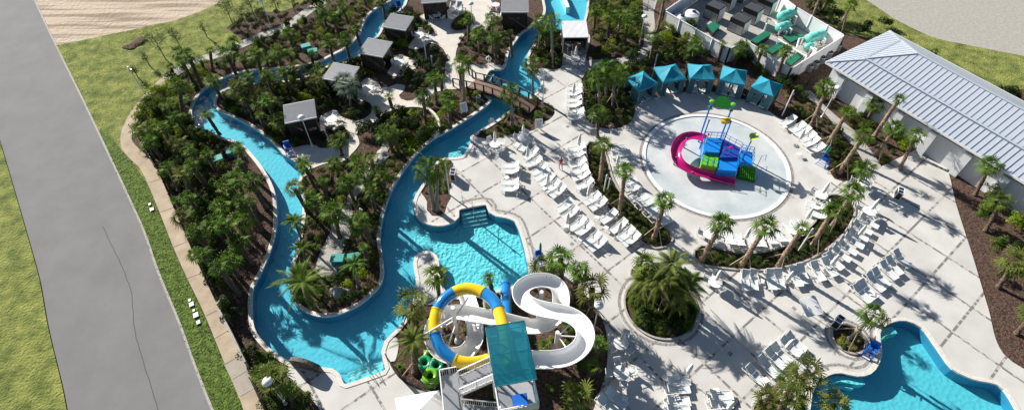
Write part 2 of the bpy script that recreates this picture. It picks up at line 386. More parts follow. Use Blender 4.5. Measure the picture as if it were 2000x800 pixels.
# ------------------------------------------------------------------ outlines of the ground
RIVER = [(772,-22),(765,0),(741,13.5),(719.5,30.4),(709,50.6),(702.6,67.5),(680.6,91),(650,108),(621,121.5),(587.6,129),(537,135),(503,136.7),(469.4,141.8),(439,152),(412,165.4),(391.8,182.3),(378.3,202.5),(374.9,219.4),(381.6,239.7),(398.5,251.5),(432,266.7),(466,277),(486.3,293.7),(510,322.4),(530,356),(538.6,383),(541,417),(540,447),(531.9,481),(520,511.4),(507,540),(496,560),(492.7,585),(493,607.6),(498,641.4),(516.7,668.4),(543.7,692),(574,709),(600,716),(630,716),(650,719),(663.8,729),(671,747),(676,749),(750,723.5),(752,720),(748,705.5),(744.8,685.3),(751.5,665),(775,641.4),(792,619.5),(798.8,604.3),(808.9,580.6),(812.3,550),(808.9,530),(807,511.4),(811,499),(822.4,491),(839,489),(852.8,498),(857.8,514.8),(859.5,535),(863,557),(873,571),(900,578),(940,573),(997,559),(1020,554),(1031,543),(1030,518),(1023,481),(1011.5,444),(1004.7,432),(987.8,425.4),(967.5,422),(955.7,415),(949.5,401),(946,400),(900,408.5),(897,411),(896.7,423.7),(886.5,433.8),(866.3,440.5),(846,440.5),(825.8,433.8),(812.3,420.3),(805.5,403.4),(810.6,383),(822.4,363),(834,345),(846,325),(860,310),(880,308),(901,306),(906,302),(914,290),(919,278),(918,268),(930,259),(962,240),(996,216),(1020,200),(1040,186),(1052,175),(1056,160),(1046,147),(1031,137),(1029,120),(1030,108),(1037,94.5),(1057,71),(1080,62),(1110,60),(1134,50),(1143,30),(1146,10),(1146,-22),(1062,-22),(1063,0),(1066,20),(1060,36),(1037,54),(1017,68),(1011,76),(996,98),(991,115),(987.8,129),(978,137),(960,137),(956,139),(948,152),(944,165),(950,185),(960.8,196),(933.8,219),(900,241),(866,261.6),(849,270),(819,295.4),(792,329),(768.4,366),(754.9,400),(746.5,433.8),(743,464),(746.5,494.5),(750,530),(744.8,553.6),(727.9,573.9),(704,594),(673.9,609.3),(648,617),(621,617.8),(594,607.6),(577,595),(569,580),(565,560),(567,525),(579,484.4),(587.6,440.5),(591,400),(587.6,369.6),(580.8,356),(587.6,344),(602,335),(600,332),(556,303),(553,302),(537,282),(523.4,270),(486,244.7),(452.5,227.8),(425.5,216),(417,204),(418.8,192.4),(428.9,179),(442.4,172),(476,164.4),(516.7,160.3),(547,158.6),(587.6,151.9),(621,138),(648,125),(687.4,118),(702.6,104.6),(724.5,81),(738,67.5),(748,47),(758.3,30.4),(778.5,20),(790,6.8),(794,-22)]
POOL2 = [(1586,860),(1584,790),(1588,765),(1600,745),(1622,731),(1643.7,728),(1674,734.5),(1701,729.5),(1716,712),(1723,690),(1720,665),(1719,650),(1730,636),(1746,628),(1770,626),(1800,640),(1830,680),(1860,720),(1900,740),(1960,760),(1990,860)]
RIVER = W(RIVER, step=.45); POOL2 = W(POOL2, step=.45)
if area(RIVER) < 0: RIVER.reverse()
if area(POOL2) < 0: POOL2.reverse()
SPC = V((.50515*H, .94943*H)); SPR = .18038*H
def circle(c, r, n=64): return [V((c.x+r*cos(2*pi*i/n), c.y+r*sin(2*pi*i/n))) for i in range(n)]
SPLASH = circle(SPC, SPR, 96)
ROADE = [(253,393),(280,454),(307,531.6),(348,631),(375,705.5),(412,800),(440,870)]
rd = smoothpoly([G(u, v) for u, v in [(40,-60),(75,20),(118,110),(160,195),(205,290),(253,393),(280,454),(307,531.6),(348,631),(375,705.5),(412,800),(450,880)]], False, 1)
ROAD = rd+list(reversed(offset(rd, 8.6, False)))
if not inside(G(270, 640), ROAD): ROAD = rd+list(reversed(offset(rd, -8.6, False)))
rd_in = rd
WALK = W([(253,309),(273.6,329),(290.5,363),(314,420),(338,481),(361,533),(398.5,611),(436,702),(469,780),(500,860),(545,860),(517,800),(500,759.5),(483,719),(452.5,645),(425.5,597.5),(395,532),(348,424),(317.5,353),(290.5,309),(270,289),(259,276),(258,262),(272,229),(289,202),(306,181),(331.6,156),(320,150),(292.5,174),(267,203),(248,232),(236,262),(238,290)])
PATHL = strip([(326,153),(352,136),(395,116),(430,104),(467,89),(510,70),(552,55),(586,33),(612,14),(640,-2),(670,-25)], 1.55)
D1 = W([(1098,60),(1150,66),(1145,115),(1158,135),(1140,148),(1135,162),(1137,189),(1142,223),(1152,240),(1182,251),(1216,248),(1234,235),(1240,218),(1237,206),(1250,200),(1287,188),(1324,181),(1371,179),(1404,181),(1454,195),(1498,215),(1525,232),(1547,236),(1586,260),(1610,285),(1616,322),(1630,349),(1647,354.5),(1670,347),(1690,327),(1718,326),(1747,312),(1820,285),(1850,330),(1868,400),(1900,500),(1930,600),(1960,690),(2060,760),(2100,870),(1150,870),(1160,797),(1172,763),(1182,732),(1186,705),(1187,672),(1182,638),(1169,608),(1140,572),(1101,543),(1060,534),(1045,540),(1040,556),(1010,570),(960,576),(930,560),(850,520),(780,420),(800,350),(850,300),(905,268),(930,250),(990,212),(1030,180),(1040,160),(1030,137),(1056,134),(1094,134),(1098,101)], step=.6)
KNOB = W([(805,500),(818,486),(839,485),(857,494),(864,515),(866,535),(868,560),(862,575),(852,588),(846,594),(826,595),(809,592),(799,606),(796,590),(800,560),(803,530)])
LD = W([(558,706),(563,714),(560,732),(577,749),(601,770),(625,800),(660,870),(960,870),(925,830),(866,764),(832,762),(805,755),(778,736),(760,706),(772,704),(779,672),(776,658),(764,655),(748,658),(738,685),(745,715),(674,744),(655,715),(620,708)])
BBR = W([(994,213),(1030,196),(1045,190),(1062,199),(1080,208),(1083,222),(1072,234),(1055,242),(1046,253),(1020,259),(990,264),(965,272),(945,270),(926,262)])
BPEN = W([(824,378),(834,393),(834,410),(844,421),(858,422),(869,415),(873,400),(881,385),(878,375),(882,358),(881,335),(886,320),(878,310),(862,306),(842,325),(828,345),(818,363)])
BA = W([(1145,287),(1148.5,309),(1152,346),(1165,373),(1182,397),(1202.5,424),(1229.5,447),(1256.5,474),(1280,484),(1300,481),(1312,467.5),(1307,454),(1287,437),(1263,420),(1236,400),(1216,383),(1202.5,363),(1192,339),(1186,316),(1179,295),(1165,280),(1152,278)])
BB = W([(1357,490),(1370,481),(1401,486),(1434,494.5),(1485,494.5),(1536,481),(1569,457),(1598,427),(1608,396),(1622,382),(1644,384),(1664,397),(1667,417),(1654,444),(1630,471),(1593,498),(1552.5,515),(1485,526.6),(1417.5,523),(1370,515),(1357,503)])
c0 = G(1290, 597); BR = circle(V((c0.x, c0.y)), 2.95)
c1 = G(1657, 661); BS = circle(V((c1.x, c1.y)), 1.2, 40)
c2 = G(1508, 815); BS2 = circle(V((c2.x, c2.y)), 1.35, 40)
BS3 = W([(1552,800),(1556,772),(1566,768),(1572,790),(1574,860),(1550,860)])
M1 = W([(820,32),(832,26),(845,20),(874,20),(880,4),(905,-22),(965,-22),(958,20),(957,56),(940,58),(912,62),(905,72),(897,85),(891,100),(890,112),(893,124),(880,124),(872,108),(864,94),(850,86),(838,84),(830,92),(823,97),(800,95),(792,88),(802,78),(806,62),(822,62),(838,68),(850,65),(838,50),(826,42)])
B6 = W([(881,55),(884,44),(900,30),(918,26),(924,42),(916,55),(902,61),(890,62)])
M2A = W([(757,143),(764,128),(768,108),(790,110),(817,120),(812,134),(795,138),(784,150),(770,149)])
PB = W([(872,120),(890,122),(915,125),(945,127),(958,122),(984,130),(984,141),(960,141),(952,155),(940,160),(928,165),(918,168),(890,174),(868,174),(860,168),(868,148)])
M3 = W([(715,229),(728,216),(726,206),(718,200),(700,195),(693,182),(703,165),(716,152),(738,160),(744,172),(760,170),(776,164),(792,168),(786,180),(779,186),(783,193),(795,197),(806,196),(822,182),(842,166),(862,162),(872,174),(850,180),(838,192),(832,205),(829,215),(813,211),(795,211),(779,214),(762,219),(745,228),(733,240),(712,243),(700,253),(697,262),(702,281),(688,299),(676,311),(664,318),(640,318),(608,330),(600,338),(550,304),(560,299),(575,288),(600,283),(615,283),(625,289),(640,289),(662,279),(682,270),(683,258),(668,250),(640,258),(625,262),(624,240),(630,225),(655,215),(668,228),(697,236)])
SPATH = strip([(762,268),(748,296),(735,312),(718,325),(708,338),(712,352),(700,368),(688,384),(684,402),(668,420)], .9)
SPATH2 = strip([(668,415),(668,432),(666,455),(655,475),(646,495),(640,515),(636,540)], 2.0)
RPATH = W([(1566,183),(1569,177),(1583,177),(1613,208),(1644,235),(1677,264),(1722,327),(1697,330),(1674,295),(1645,262),(1600,209)])
TPATH = W([(1258,-30),(1290,-30),(1278,22),(1280,60),(1276,88),(1266,108),(1235,122),(1200,130),(1150,134),(1150,118),(1200,115),(1240,104),(1257,88),(1257,50)])
YARD = [G(u, v, 0) for u, v in []]
def drop(u, v, z):  # ground position below a point of known height
    p = G(u, v, z); return V((p.x, p.y))
YF = [drop(1299,20,2.3),drop(1426,94,2.3),drop(1458,78,2.3),drop(1546,133,2.3),drop(1650,68,2.3),drop(1556,13,2.3),drop(1500,-30,2.3),drop(1372,-30,2.3)]
SAND = W([(-600,140),(0,105),(253,59),(301,47.6),(338,41),(391,22),(425,7),(455,-14),(520,-60),(-600,-120)], step=2)
ALAWN = W([(1600,-60),(1612,10),(1640,55),(1700,72),(1740,78),(1800,60),(2200,50),(2200,-60)], step=1.5)
TOPDRIVE = W([(1640,-60),(1650,-20),(1685,-4),(1720,18),(1746,36),(1850,80),(2300,130),(2300,-60)], step=1.5)
VERGE = W([(196,250),(232,285),(240,298),(255,312),(292,368),(338,484),(398,614),(436,705),(469,784),(500,870),(380,880),(340,700),(280,520),(240,400),(200,300)], step=1)
APOOL = [V((q.x, q.y)) for q in (G(u, v) for u, v in ((812,470),(800,425),(830,300),(1060,380),(1060,600),(860,600),(862,530),(820,492)))]
MULCH = W([(440,55),(478,34),(495,24),(549,22),(600,0),(650,-70),(900,-90),(1560,-90),(1600,10),(1640,60),(1700,75),(1770,100),(1900,170),(2200,180),(2350,300),(2350,900),(520,900),(500,800),(470,760),(400,640),(330,480),(285,330),(255,290),(258,262),(272,229),(306,181),(331,156),(380,122),(436,100),(474,82),(452,62)], step=1)
BEDS_K = [BA, BB, BR, BS, BS2, B6]     # beds with a raised kerb
SPLASH_IN = circle(SPC, SPR-.42, 96)
FAR = [V((-420, -300)), V((420, -300)), V((420, 700)), V((-420, 700))]
regions = [('water', RIVER), ('water2', POOL2), ('splash', SPLASH), ('mulch', BA), ('mulch', BB), ('mulch', BR), ('mulch', BS), ('mulch', BS2), ('mulch', BS3), ('mulch', BBR), ('mulch', BPEN), ('mulch', B6),
           ('yard', YF), ('road', ROAD), ('path', PATHL), ('walk', WALK), ('path', RPATH), ('path', TPATH), ('stone', SPATH), ('stone', SPATH2), ('drive', TOPDRIVE),
           ('pathc', M1), ('pathc', M2A), ('pathc', PB), ('pathc', M3), ('deck', KNOB), ('deck', D1), ('deckl', LD), ('sand', SAND), ('verge', VERGE), ('lawn', ALAWN), ('mulch', MULCH), ('lawn', FAR)]
verts = []; edges = []
for nme, P in regions:
    o = len(verts); n = len(P); verts += [V((p.x, p.y)) for p in P]; edges += [(o+i, o+(i+1) % n) for i in range(n)]
rs = delaunay_2d_cdt(verts, edges, [], 0, 1e-4)
vo, _, fo = rs[0], rs[1], rs[2]
boxes = [(nme, P, min(p.x for p in P), max(p.x for p in P), min(p.y for p in P), max(p.y for p in P)) for nme, P in regions]
def region_at(x, y):
    for nme, P, x0, x1, y0, y1 in boxes:
        if x0 <= x <= x1 and y0 <= y <= y1 and inside((x, y), P): return nme
    return None
tri = {}
for f in fo:
    c = (vo[f[0]]+vo[f[1]]+vo[f[2]])/3; r_ = region_at(c.x, c.y)
    if r_: tri.setdefault(r_, []).append(f)
ZL = dict(splash=-.03, deck=0, deckl=0, pathc=0, path=-.01, walk=.02, road=-.12, drive=-.05, mulch=-.05, verge=-.03, lawn=-.03, sand=-.05, yard=0, stone=.03)
SN = dict(splash=('splash_pad', 'splash'), deck=('pool_deck', 'pool_deck'), deckl=('pool_deck', 'pool_deck'), pathc=('pavement', 'deck_plain'), path=('path', 'path'), walk=('sidewalk', 'sidewalk'), road=('road', 'asphalt'),
          drive=('path', 'kerb'), mulch=('mulch_ground', 'mulch'), verge=('grass_verge', 'verge_lawn'), lawn=('lawn', 'lawn'), sand=('sand', 'sand'), yard=('yard_pavement', 'path'), stone=('stone_path', 'stone'))
def sheet(fs, z, name, m):
    ix = {}; mb = MB(); F = []
    for f in fs:
        g = []
        for i in f:
            if i not in ix: ix[i] = len(ix); mb.v.append((vo[i].x, vo[i].y, z))
            g.append(ix[i])
        a, b, c = [V(mb.v[k]) for k in g]
        if (b-a).cross(c-a).z < 0: g.reverse()
        F.append(tuple(g))
    mb.f = F; return tag(mb.build(name, m), kind='structure')
for k, fs in tri.items():
    if k == 'water':
        def ctr(f): return ((vo[f[0]]+vo[f[1]]+vo[f[2]])/3)
        a_ = [f for f in fs if inside(ctr(f), APOOL)]; b_ = [f for f in fs if not inside(ctr(f), APOOL)]
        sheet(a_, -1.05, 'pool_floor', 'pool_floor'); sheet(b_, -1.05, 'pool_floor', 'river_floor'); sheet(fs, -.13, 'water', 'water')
    elif k == 'water2':
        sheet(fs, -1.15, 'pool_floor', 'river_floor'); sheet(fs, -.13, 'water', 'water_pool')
    else: sheet(fs, ZL[k], *SN[k])
# activity pool: brighter floor patch, its relief imitating rippled light, is the same basin
def curb(P, name, m, wd, z, zin, zout, outward=1, cat=None):
    "kerb standing on the outside of closed outline P"
    O = offset(P, wd*outward)
    mb = MB(); ring(mb, P, O, z, z); ring(mb, P, P, zin, z); ring(mb, O, O, zout, z)
    return tag(mb.build(name, m), kind='structure')
curb(RIVER, 'pool_coping', 'coping', .34, .04, -.16, -.1)
curb(POOL2, 'pool_coping', 'coping', .30, .04, -.16, -.1)
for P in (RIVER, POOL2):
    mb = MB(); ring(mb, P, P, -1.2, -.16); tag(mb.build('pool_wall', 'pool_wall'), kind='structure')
for P in (BA, BB): 
    if area(P) < 0: P.reverse()
for P in (BA, BB, BR, BS, BS2, B6):
    if area(P) < 0: P.reverse()
    curb(P, 'planter_kerb', 'kerb' if P is not BS else 'coping_tan', .16, .13, -.06, -.01)
curb(SPLASH_IN, 'splash_pad_kerb', 'white', .36, .05, -.04, -.04)
mb = MB(); ring(mb, SPLASH, offset(SPLASH, .24), .004, .004); tag(mb.build('paver_band', 'paver'), kind='structure')
# paver band beside the activity pool, on the deck side only
def band_open(px, w_, off, name='paver_band', m='paver', z=.006):
    c = smoothpoly([G(u, v) for u, v in px], False, .4); A = offset(c, off, False); B = offset(c, off+w_, False)
    mb = MB(); ring(mb, A, B, z, z, False); return tag(mb.build(name, m), kind='structure')
band_open([(1031,543),(1030,518),(1023,481),(1011.5,444),(1004.7,432),(987.8,425.4),(967.5,422),(955.7,415),(949.5,398),(900,406)], .24, .62)
band_open([(1588,765),(1600,745),(1622,731),(1643.7,728),(1674,734.5),(1701,729.5),(1716,712),(1723,690),(1720,665),(1719,650),(1730,636),(1746,628)], .22, -.80)
for P in (BR, BS): 
    mb = MB(); ring(mb, offset(P, .38), offset(P, .62), .006, .006); tag(mb.build('paver_band', 'paver'), kind='structure')
# raised white planter wall in the middle garden
cw = smoothpoly([G(u, v) for u, v in [(733,241),(745,229.5),(762,220.5),(779,215.5),(800,212.5),(820,213),(839,218.5),(853,232),(859,248),(856,262),(846,270)]], False, .3)
mb = MB(); A = offset(cw, -.14, False); B = offset(cw, .14, False)
ring(mb, A, B, .4, .4, False); ring(mb, A, A, -.05, .4, False); ring(mb, B, B, -.05, .4, False)
tag(mb.build('planter_wall', 'coping'), 'low curved white wall round the bromeliad bed in the middle garden', 'garden wall')
# road edge gutter + kerb
A = offset(rd_in, 0, False); mb = MB(); s_ = -1
B = offset(rd_in, .18, False)
if inside(B[len(B)//2], ROAD): B = offset(rd_in, -.18, False)
ring(mb, A, B, .0, .0, False); ring(mb, A, A, -.12, 0, False); ring(mb, B, B, -.1, 0, False)
tag(mb.build('road_kerb', 'kerb'), kind='structure')
cr_ = smoothpoly([G(u, v) for u, v in [(200,440),(253,560),(262,645),(285,725),(307,800),(325,870)]], False, .6)
for i, p in enumerate(cr_): cr_[i] = p+V((random.uniform(-.04, .04), random.uniform(-.04, .04)))
mb = MB(); ring(mb, offset(cr_, -.035, False), offset(cr_, .035, False), -.116, -.116, False); tag(mb.build('road_crack', 'joint'), kind='structure')
# sidewalk joints and the greyer replaced slabs
def quad(px, z, name, m, kind='structure'):
    mb = MB(); P = [G(u, v, z) for u, v in px]; mb.add(P, [tuple(range(len(P)))])
    if (P[1]-P[0]).cross(P[2]-P[0]).z < 0: mb.f = [tuple(reversed(mb.f[0]))]
    return tag(mb.build(name, m), kind=kind)
quad([(438,712),(468,695),(480.5,716),(499,762),(470,774),(455,745)], .024, 'sidewalk', 'sidewalk_grey')
for a, b in (((437.5,711.5),(468,694.5)),((455,740),(484,722)),((469.5,773),(500.5,756)),((339,482),(370,470)),((366,543),(397,531)),((402,616),(431,602)),((312,414),(340,405)),((288,357),(316,349)),((420,660),(450,642))):
    p, q = G(*a, .028), G(*b, .028); MB().bar(p, q, .035, .004).build('sidewalk_joint', 'joint')['kind'] = 'structure'
# underwater steps
def steps(a, b, dirpx, n, tread=.34, name='pool_step', top=-.28, dz=.2, wd=None):
    A, B = G(*a), G(*b); C = G(*dirpx); ax = (B-A).normalized(); nn = V((-ax.y, ax.x, 0))
    if nn.dot(C-A) < 0: nn = -nn
    for i in range(n):
        mb = MB(); z1 = top-dz*i; m_ = (A+B)/2+nn*(tread*(i+.5)); L = (B-A).length
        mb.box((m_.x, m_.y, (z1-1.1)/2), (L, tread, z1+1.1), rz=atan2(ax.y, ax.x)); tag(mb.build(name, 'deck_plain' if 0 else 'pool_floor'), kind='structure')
        mb = MB(); e = A+nn*tread*(i+1); f = B+nn*tread*(i+1)
        mb.bar((e.x, e.y, z1+.006), (f.x, f.y, z1+.006), .05, .01); tag(mb.build('step_nosing', 'white'), kind='structure')
steps((900,411),(947,403), (925,440), 4)
steps((960,140),(948,158), (980,160), 3)
steps((680,747),(750,723), (720,700), 3, top=-.2, dz=.16)
steps((878,309),(903,304), (890,290), 3, tread=.4, top=-.16, dz=.14)
def ledge(px, w_, z):
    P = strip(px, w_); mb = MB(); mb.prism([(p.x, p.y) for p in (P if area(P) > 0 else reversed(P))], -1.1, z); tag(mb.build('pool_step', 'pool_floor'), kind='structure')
    c = smoothpoly([G(u, v) for u, v in px], False, .4)
ledge([(1600,752),(1622,738),(1643,735),(1674,741),(1690,740)], .5, -.3)
ledge([(1604,760),(1624,745),(1643,742),(1672,748)], .45, -.55)
ledge([(1726,655),(1737,643),(1752,640)], .6, -.3)
# divider in the top of the lazy river
mb = MB(); P = strip([(1094,-20),(1101,-5),(1107,8),(1109,15)], .5); 
if area(P) < 0: P.reverse()
mb.prism([(p.x, p.y) for p in P], -1.1, .05); tag(mb.build('pool_divider', 'white'), kind='structure')
# square drains let into the deck
for u, v in ((1117,476),(1251,633),(1551,601.5),(1426,690),(1190,245),(1109,247),(917,352)):
    p = G(u, v, .008); MB().box(p, (.34, .34, .006), rz=-.91).build('deck_drain', 'paver')['kind'] = 'structure'
# ------------------------------------------------------------------ furniture
def make_lounger():
    r = empty('sun_lounger'); w2 = .33
    mb = MB()
    for sx in (-1, 1):
        x = sx*w2
        mb.bar((x, -.98, .34), (x, .97, .34), .045, .06)
        mb.bar((x, .12, .36), (x, .80, .86), .04, .05)            # back side rail
        mb.bar((x, .50, .34), (x, .62, .72), .03, .03)
        mb.bar((x*1.12, -.05, .56), (x*1.12, .42, .56), .045, .03)    # arm
        mb.bar((x*1.12, -.03, .34), (x*1.12, -.03, .56), .03, .03)
        mb.bar((x*1.12, .40, .34), (x*1.12, .40, .56), .03, .03)
    mb.bar((-w2, -.97, .34), (w2, -.97, .34), .045, .06); mb.bar((-w2, .96, .34), (w2, .96, .34), .045, .05); mb.bar((-w2, .80, .87), (w2, .80, .87), .045, .05)
    mb.build('frame', 'white_metal', r)
    for sx in (-1, 1):
        for y in (-.86, .86): MB().bar((sx*w2, y, 0), (sx*w2, y*.96, .34), .045, .045).build('leg', 'white_metal', r)
    mb = MB()
    n = 8
    for i in range(n):
        y0 = -.95+i*1.08/n; y1 = y0+1.08/n-.004; z0 = .362-.03*sin(pi*i/n); z1 = .362-.03*sin(pi*(i+1)/n)
        mb.add([(-w2+.02, y0, z0), (w2-.02, y0, z0), (w2-.02, y1, z1), (-w2+.02, y1, z1)], [(0, 1, 2, 3)])
    s_ = mb.build('seat', 'sling', r, smooth=True)
    mb = MB(); 
    for i in range(6):
        t0, t1 = i/6, (i+1)/6; f = lambda t: (.14+.65*t, .385+.475*t-.05*sin(pi*t))
        (y0, z0), (y1, z1) = f(t0), f(t1)
        mb.add([(-w2+.02, y0, z0), (w2-.02, y0, z0), (w2-.02, y1, z1), (-w2+.02, y1, z1)], [(0, 1, 2, 3)])
    mb.build('backrest', 'sling', r, smooth=True)
    return reg(r)
LOUNGER = make_lounger()
def lounger(foot, head, where, group='white sling sun loungers', desc='white sling lounger', towel=None):
    a, b = G(*foot), G(*head); c = (a+b)/2; d = b-a
    o = dup(LOUNGER, (c.x, c.y, 0), atan2(d.y, d.x)-pi/2+random.uniform(-.03, .03))
    return named(o, desc, where, 'sun lounger', group)
def rowl(where, L, **k):
    for f, h in L: lounger(f, h, where, **k)
rowl('in the block of four by the activity pool', [((980,327),(1017,329)),((980,338),(1017,340)),((979,360),(1016,362)),((979,372),(1016,374))])
dv = (31, -19)
rowl('in the diagonal row beside the activity pool', [((x, y), (x+dv[0], y+dv[1])) for x, y in [(1044,356),(1053,366),(1064,378),(1075,388),(1088,416),(1099,430),(1113,451),(1126,461),(1141,480),(1152,491)]])
rowl('in the row along the curved hedge', [((1112,297),(1141,293)),((1112,309),(1142,304)),((1114,328),(1144,319)),((1116,341),(1147,333)),((1120,353),(1151,344)),((1128,371),(1157,358)),((1142,401),(1171,385)),((1154,412),(1183,396)),((1174,438),(1204,418)),((1194,456),(1222,437)),((1208,470),(1236,452)),((1219,481),(1246,463))])
rowl('in the column beside the palm bed', [((1108,177),(1137,177)),((1108,187),(1137,187)),((1107,200),(1136,200)),((1107,210),(1136,210)),((1111,224),(1140,224)),((1111,234),(1140,233))])
rowl('between the curved hedge planter and the splash pad', [((1219,291),(1190,294)),((1222,304),(1192,309)),((1224,318),(1195,325)),((1240,354),(1212,366)),((1248,366),(1221,379)),((1262,386),(1235,399)),((1271,396),(1244,409)),((1285,409),(1259,423)),((1296,419),(1270,434)),((1309,429),(1283,445))])
rowl('on the splash pad side of the crescent hedge planter', [((1420,460),(1426,487)),((1438,462),(1444,489)),((1465,464),(1470,491)),((1481,465),(1486,491)),((1498,459),(1509,486)),((1515,455),(1528,481)),((1535,442),(1551,466)),((1550,436),(1566,459))])
rowl('beside the black bin at the north tip of the crescent planter', [((1579,404),(1606,412)),((1584,420),(1608,430))])
rowl('in the long row below the crescent hedge', [((1456,566),(1452,537)),((1471,565),(1467,536)),((1507,564),(1498,536)),((1523,563),(1514,535)),((1557,557),(1543,531)),((1571,552),(1556,525)),((1602,546),(1583,521)),((1625,537),(1604,513)),((1637,524),(1612,503)),((1652,509),(1623,491)),((1664,496),(1635,479)),((1677,484),(1647,468)),((1685,470),(1655,456)),((1693,456),(1664,442)),((1706,444),(1677,430))])
rowl('in the slanted row on the open right deck', [((1689,586),(1666,567)),((1699,578),(1677,559)),((1714,564),(1692,545)),((1724,555),(1703,536)),((1740,541),(1718,522)),((1750,532),(1729,513)),((1766,519),(1744,500))])
rowl('in the block of six above the pool palms', [((1484,746),(1459,724)),((1507,729),(1482,706)),((1521,713),(1496,691)),((1532,704),(1507,682)),((1551,690),(1525,670)),((1562,681),(1536,661))])
rowl('beside the furled umbrella at the bottom of the deck', [((1338,747),(1303,749)),((1338,762),(1303,764)),((1338,786),(1303,788)),((1338,801),(1303,803))])
rowl('in the short stack cut by the bottom edge', [((1421,774),(1386,776)),((1420,791),(1385,793)),((1419,816),(1384,818))])
rowl('shaded by the slide tower', [((1215,790),(1187,769)),((1199,804),(1172,783))])
rowl('among the table group near the hedge of grasses', [((1028,327),(1058,317)),((1040,342),(1068,330)),((1006,290),(1022,268)),((1017,299),(1032,276)),((1026,313),(1050,298))])
rowl('in the row right of the splash pad', [((1524,247),(1551,236)),((1541,260),(1569,249)),((1551,268),(1579,257)),((1561,279),(1589,268)),((1568,288),(1596,277)),((1577,301),(1606,291))])
rowl('in shade on the upper garden terrace by the lamp post', [((880,30),(889,6)),((893,32),(901,8))])

def make_chair():
    r = empty('patio_chair'); mb = MB()
    for sx in (-1, 1):
        x = sx*.26; mb.bar((x, -.22, .64), (x, .24, .64), .05, .03); mb.bar((x, .2, .40), (x, .30, .90), .035, .035); mb.bar((x, -.24, .40), (x, .22, .40), .035, .035)
    mb.bar((-.26, .30, .90), (.26, .30, .90), .035, .04); mb.bar((-.26, -.24, .40), (.26, -.24, .40), .035, .035)
    mb.build('frame', 'white_metal', r)
    for sx in (-1, 1):
        for y in (-.23, .22): MB().bar((sx*.26, y, 0), (sx*.26, y, .64 if y < 0 else .42), .035, .035).build('leg', 'white_metal', r)
    MB().box((0, -.01, .425), (.48, .44, .02)).build('seat', 'sling', r)
    mb = MB(); mb.add([(-.24, .20, .44), (.24, .20, .44), (.24, .295, .88), (-.24, .295, .88)], [(0, 1, 2, 3)]); mb.build('backrest', 'sling', r)
    return reg(r)
CHAIR = make_chair()
def make_table(r_=.58):
    r = empty('patio_table')
    MB().lathe([(0, .735), (r_, .735), (r_+.015, .72), (r_, .70), (0, .70)], 32).build('tabletop', 'white', r, smooth=False)
    MB().lathe([(r_*.93, .739), (r_*.97, .742), (r_*1.0, .737)], 32).build('rim', 'white_metal', r)
    for k in range(4):
        a = pi/4+k*pi/2; MB().tube([(.42*cos(a), .42*sin(a), .70), (.36*cos(a), .36*sin(a), .4), (.44*cos(a), .44*sin(a), 0)], .02, 6).build('leg', 'white_metal', r)
    return reg(r)
TABLE = make_table()
def make_umbrella():
    r = empty('furled_umbrella')
    MB().lathe([(0, .06), (.06, .06), (.28, .05), (.29, 0), (0, 0)], 20).build('base', 'grey_metal', r)
    MB().tube([(0, 0, .04), (0, 0, 2.55)], .022, 8).build('pole', 'white_metal', r)
    mb = MB(); n = 20; prof = [(.05, 1.02), (.13, 1.10), (.155, 1.45), (.12, 1.62), (.145, 1.85), (.11, 2.2), (.05, 2.48), (0, 2.56)]
    vs = [(rr*(1+.22*(1 if k % 2 else -1))*cos(2*pi*k/n), rr*(1+.22*(1 if k % 2 else -1))*sin(2*pi*k/n), z) for rr, z in prof for k in range(n)]
    mb.add(vs, [(i*n+k, i*n+(k+1) % n, (i+1)*n+(k+1) % n, (i+1)*n+k) for i in range(len(prof)-1) for k in range(n)])
    c = mb.build('canopy', 'canvas_white', r, smooth=True)
    MB().lathe([(.135, 1.58), (.14, 1.61), (.135, 1.64)], 16).build('strap', 'white', c)
    return reg(r)
UMB = make_umbrella()
def umb_tip(u, v, where, h=2.55):
    p = drop(u, v, h); o = dup(UMB, (p.x, p.y, 0), random.uniform(0, 3)); return named(o, 'furled white umbrella', where, 'umbrella', 'furled white umbrellas')
def table_set(u, v, where, chairs=(0, 90, 180, 270), umb=True, top=True):
    p = drop(u, v, .735) if top else G(u, v)
    t = dup(TABLE, (p.x, p.y, 0), random.uniform(0, 1)); named(t, 'round white table', where, 'table', 'round white patio tables')
    for a in chairs:
        a = R(a+random.uniform(-12, 12)); d = .80+random.uniform(-.05, .14)
        c = dup(CHAIR, (p.x+d*cos(a), p.y+d*sin(a), 0), a-pi/2+random.uniform(-.2, .2))
        named(c, 'white chair', where, 'chair', 'white chairs round the patio tables')
    if umb:
        o = dup(UMB, (p.x+.001, p.y, 0), 0); named(o, 'table umbrella', where, 'umbrella', 'furled white umbrellas')
table_set(967,281, 'by the low plants on the river bank', (120, 200, 300, 30))
table_set(1022,268, 'next to the hedge of ornamental grasses', (60, 150, 330))
table_set(1124,114, 'in front of the corrugated-roof hut')
table_set(1397.5,549.7, 'at the left end of the crescent planter row', (135, 60, 300))
table_set(1213.5,669, 'beside the slide garden under the tall lamp', (135, 60, 215, 320))
table_set(1214,727, 'beside the slide garden in the tower shade', (110, 10, 180, 275))
table_set(1605,380, 'between the splash pad and the crescent planter tip', (130, 40, 300, 215))
table_set(1387,457, 'inside the crescent planter by its left palm', (150, 60, 270))
table_set(1687,356, 'by the mulch bed where the side path meets the deck', (150, 20, 280), umb=False)
table_set(1700,412, 'outside the crescent planter tip on the right', (130, 40, 300))
table_set(648,232, 'by the louvred cabana near the round lamp pad', (170, 80, 280), umb=False)
table_set(718,172, 'beside the bluish fan palm on the garden terrace', (60, 330, 260, 200), umb=False)
table_set(780,121, 'beside the middle louvred cabana', (165, 85, 290, 350), umb=False)
table_set(819,67, 'beside the upper louvred cabana', (160, 80, 10), umb=False)
table_set(853,28, 'on the sunken-looking shaded terrace at the top', (60, 215, 330), umb=False)
table_set(968,9, 'near the top right garden cabana', (120, 200, 300), umb=False)
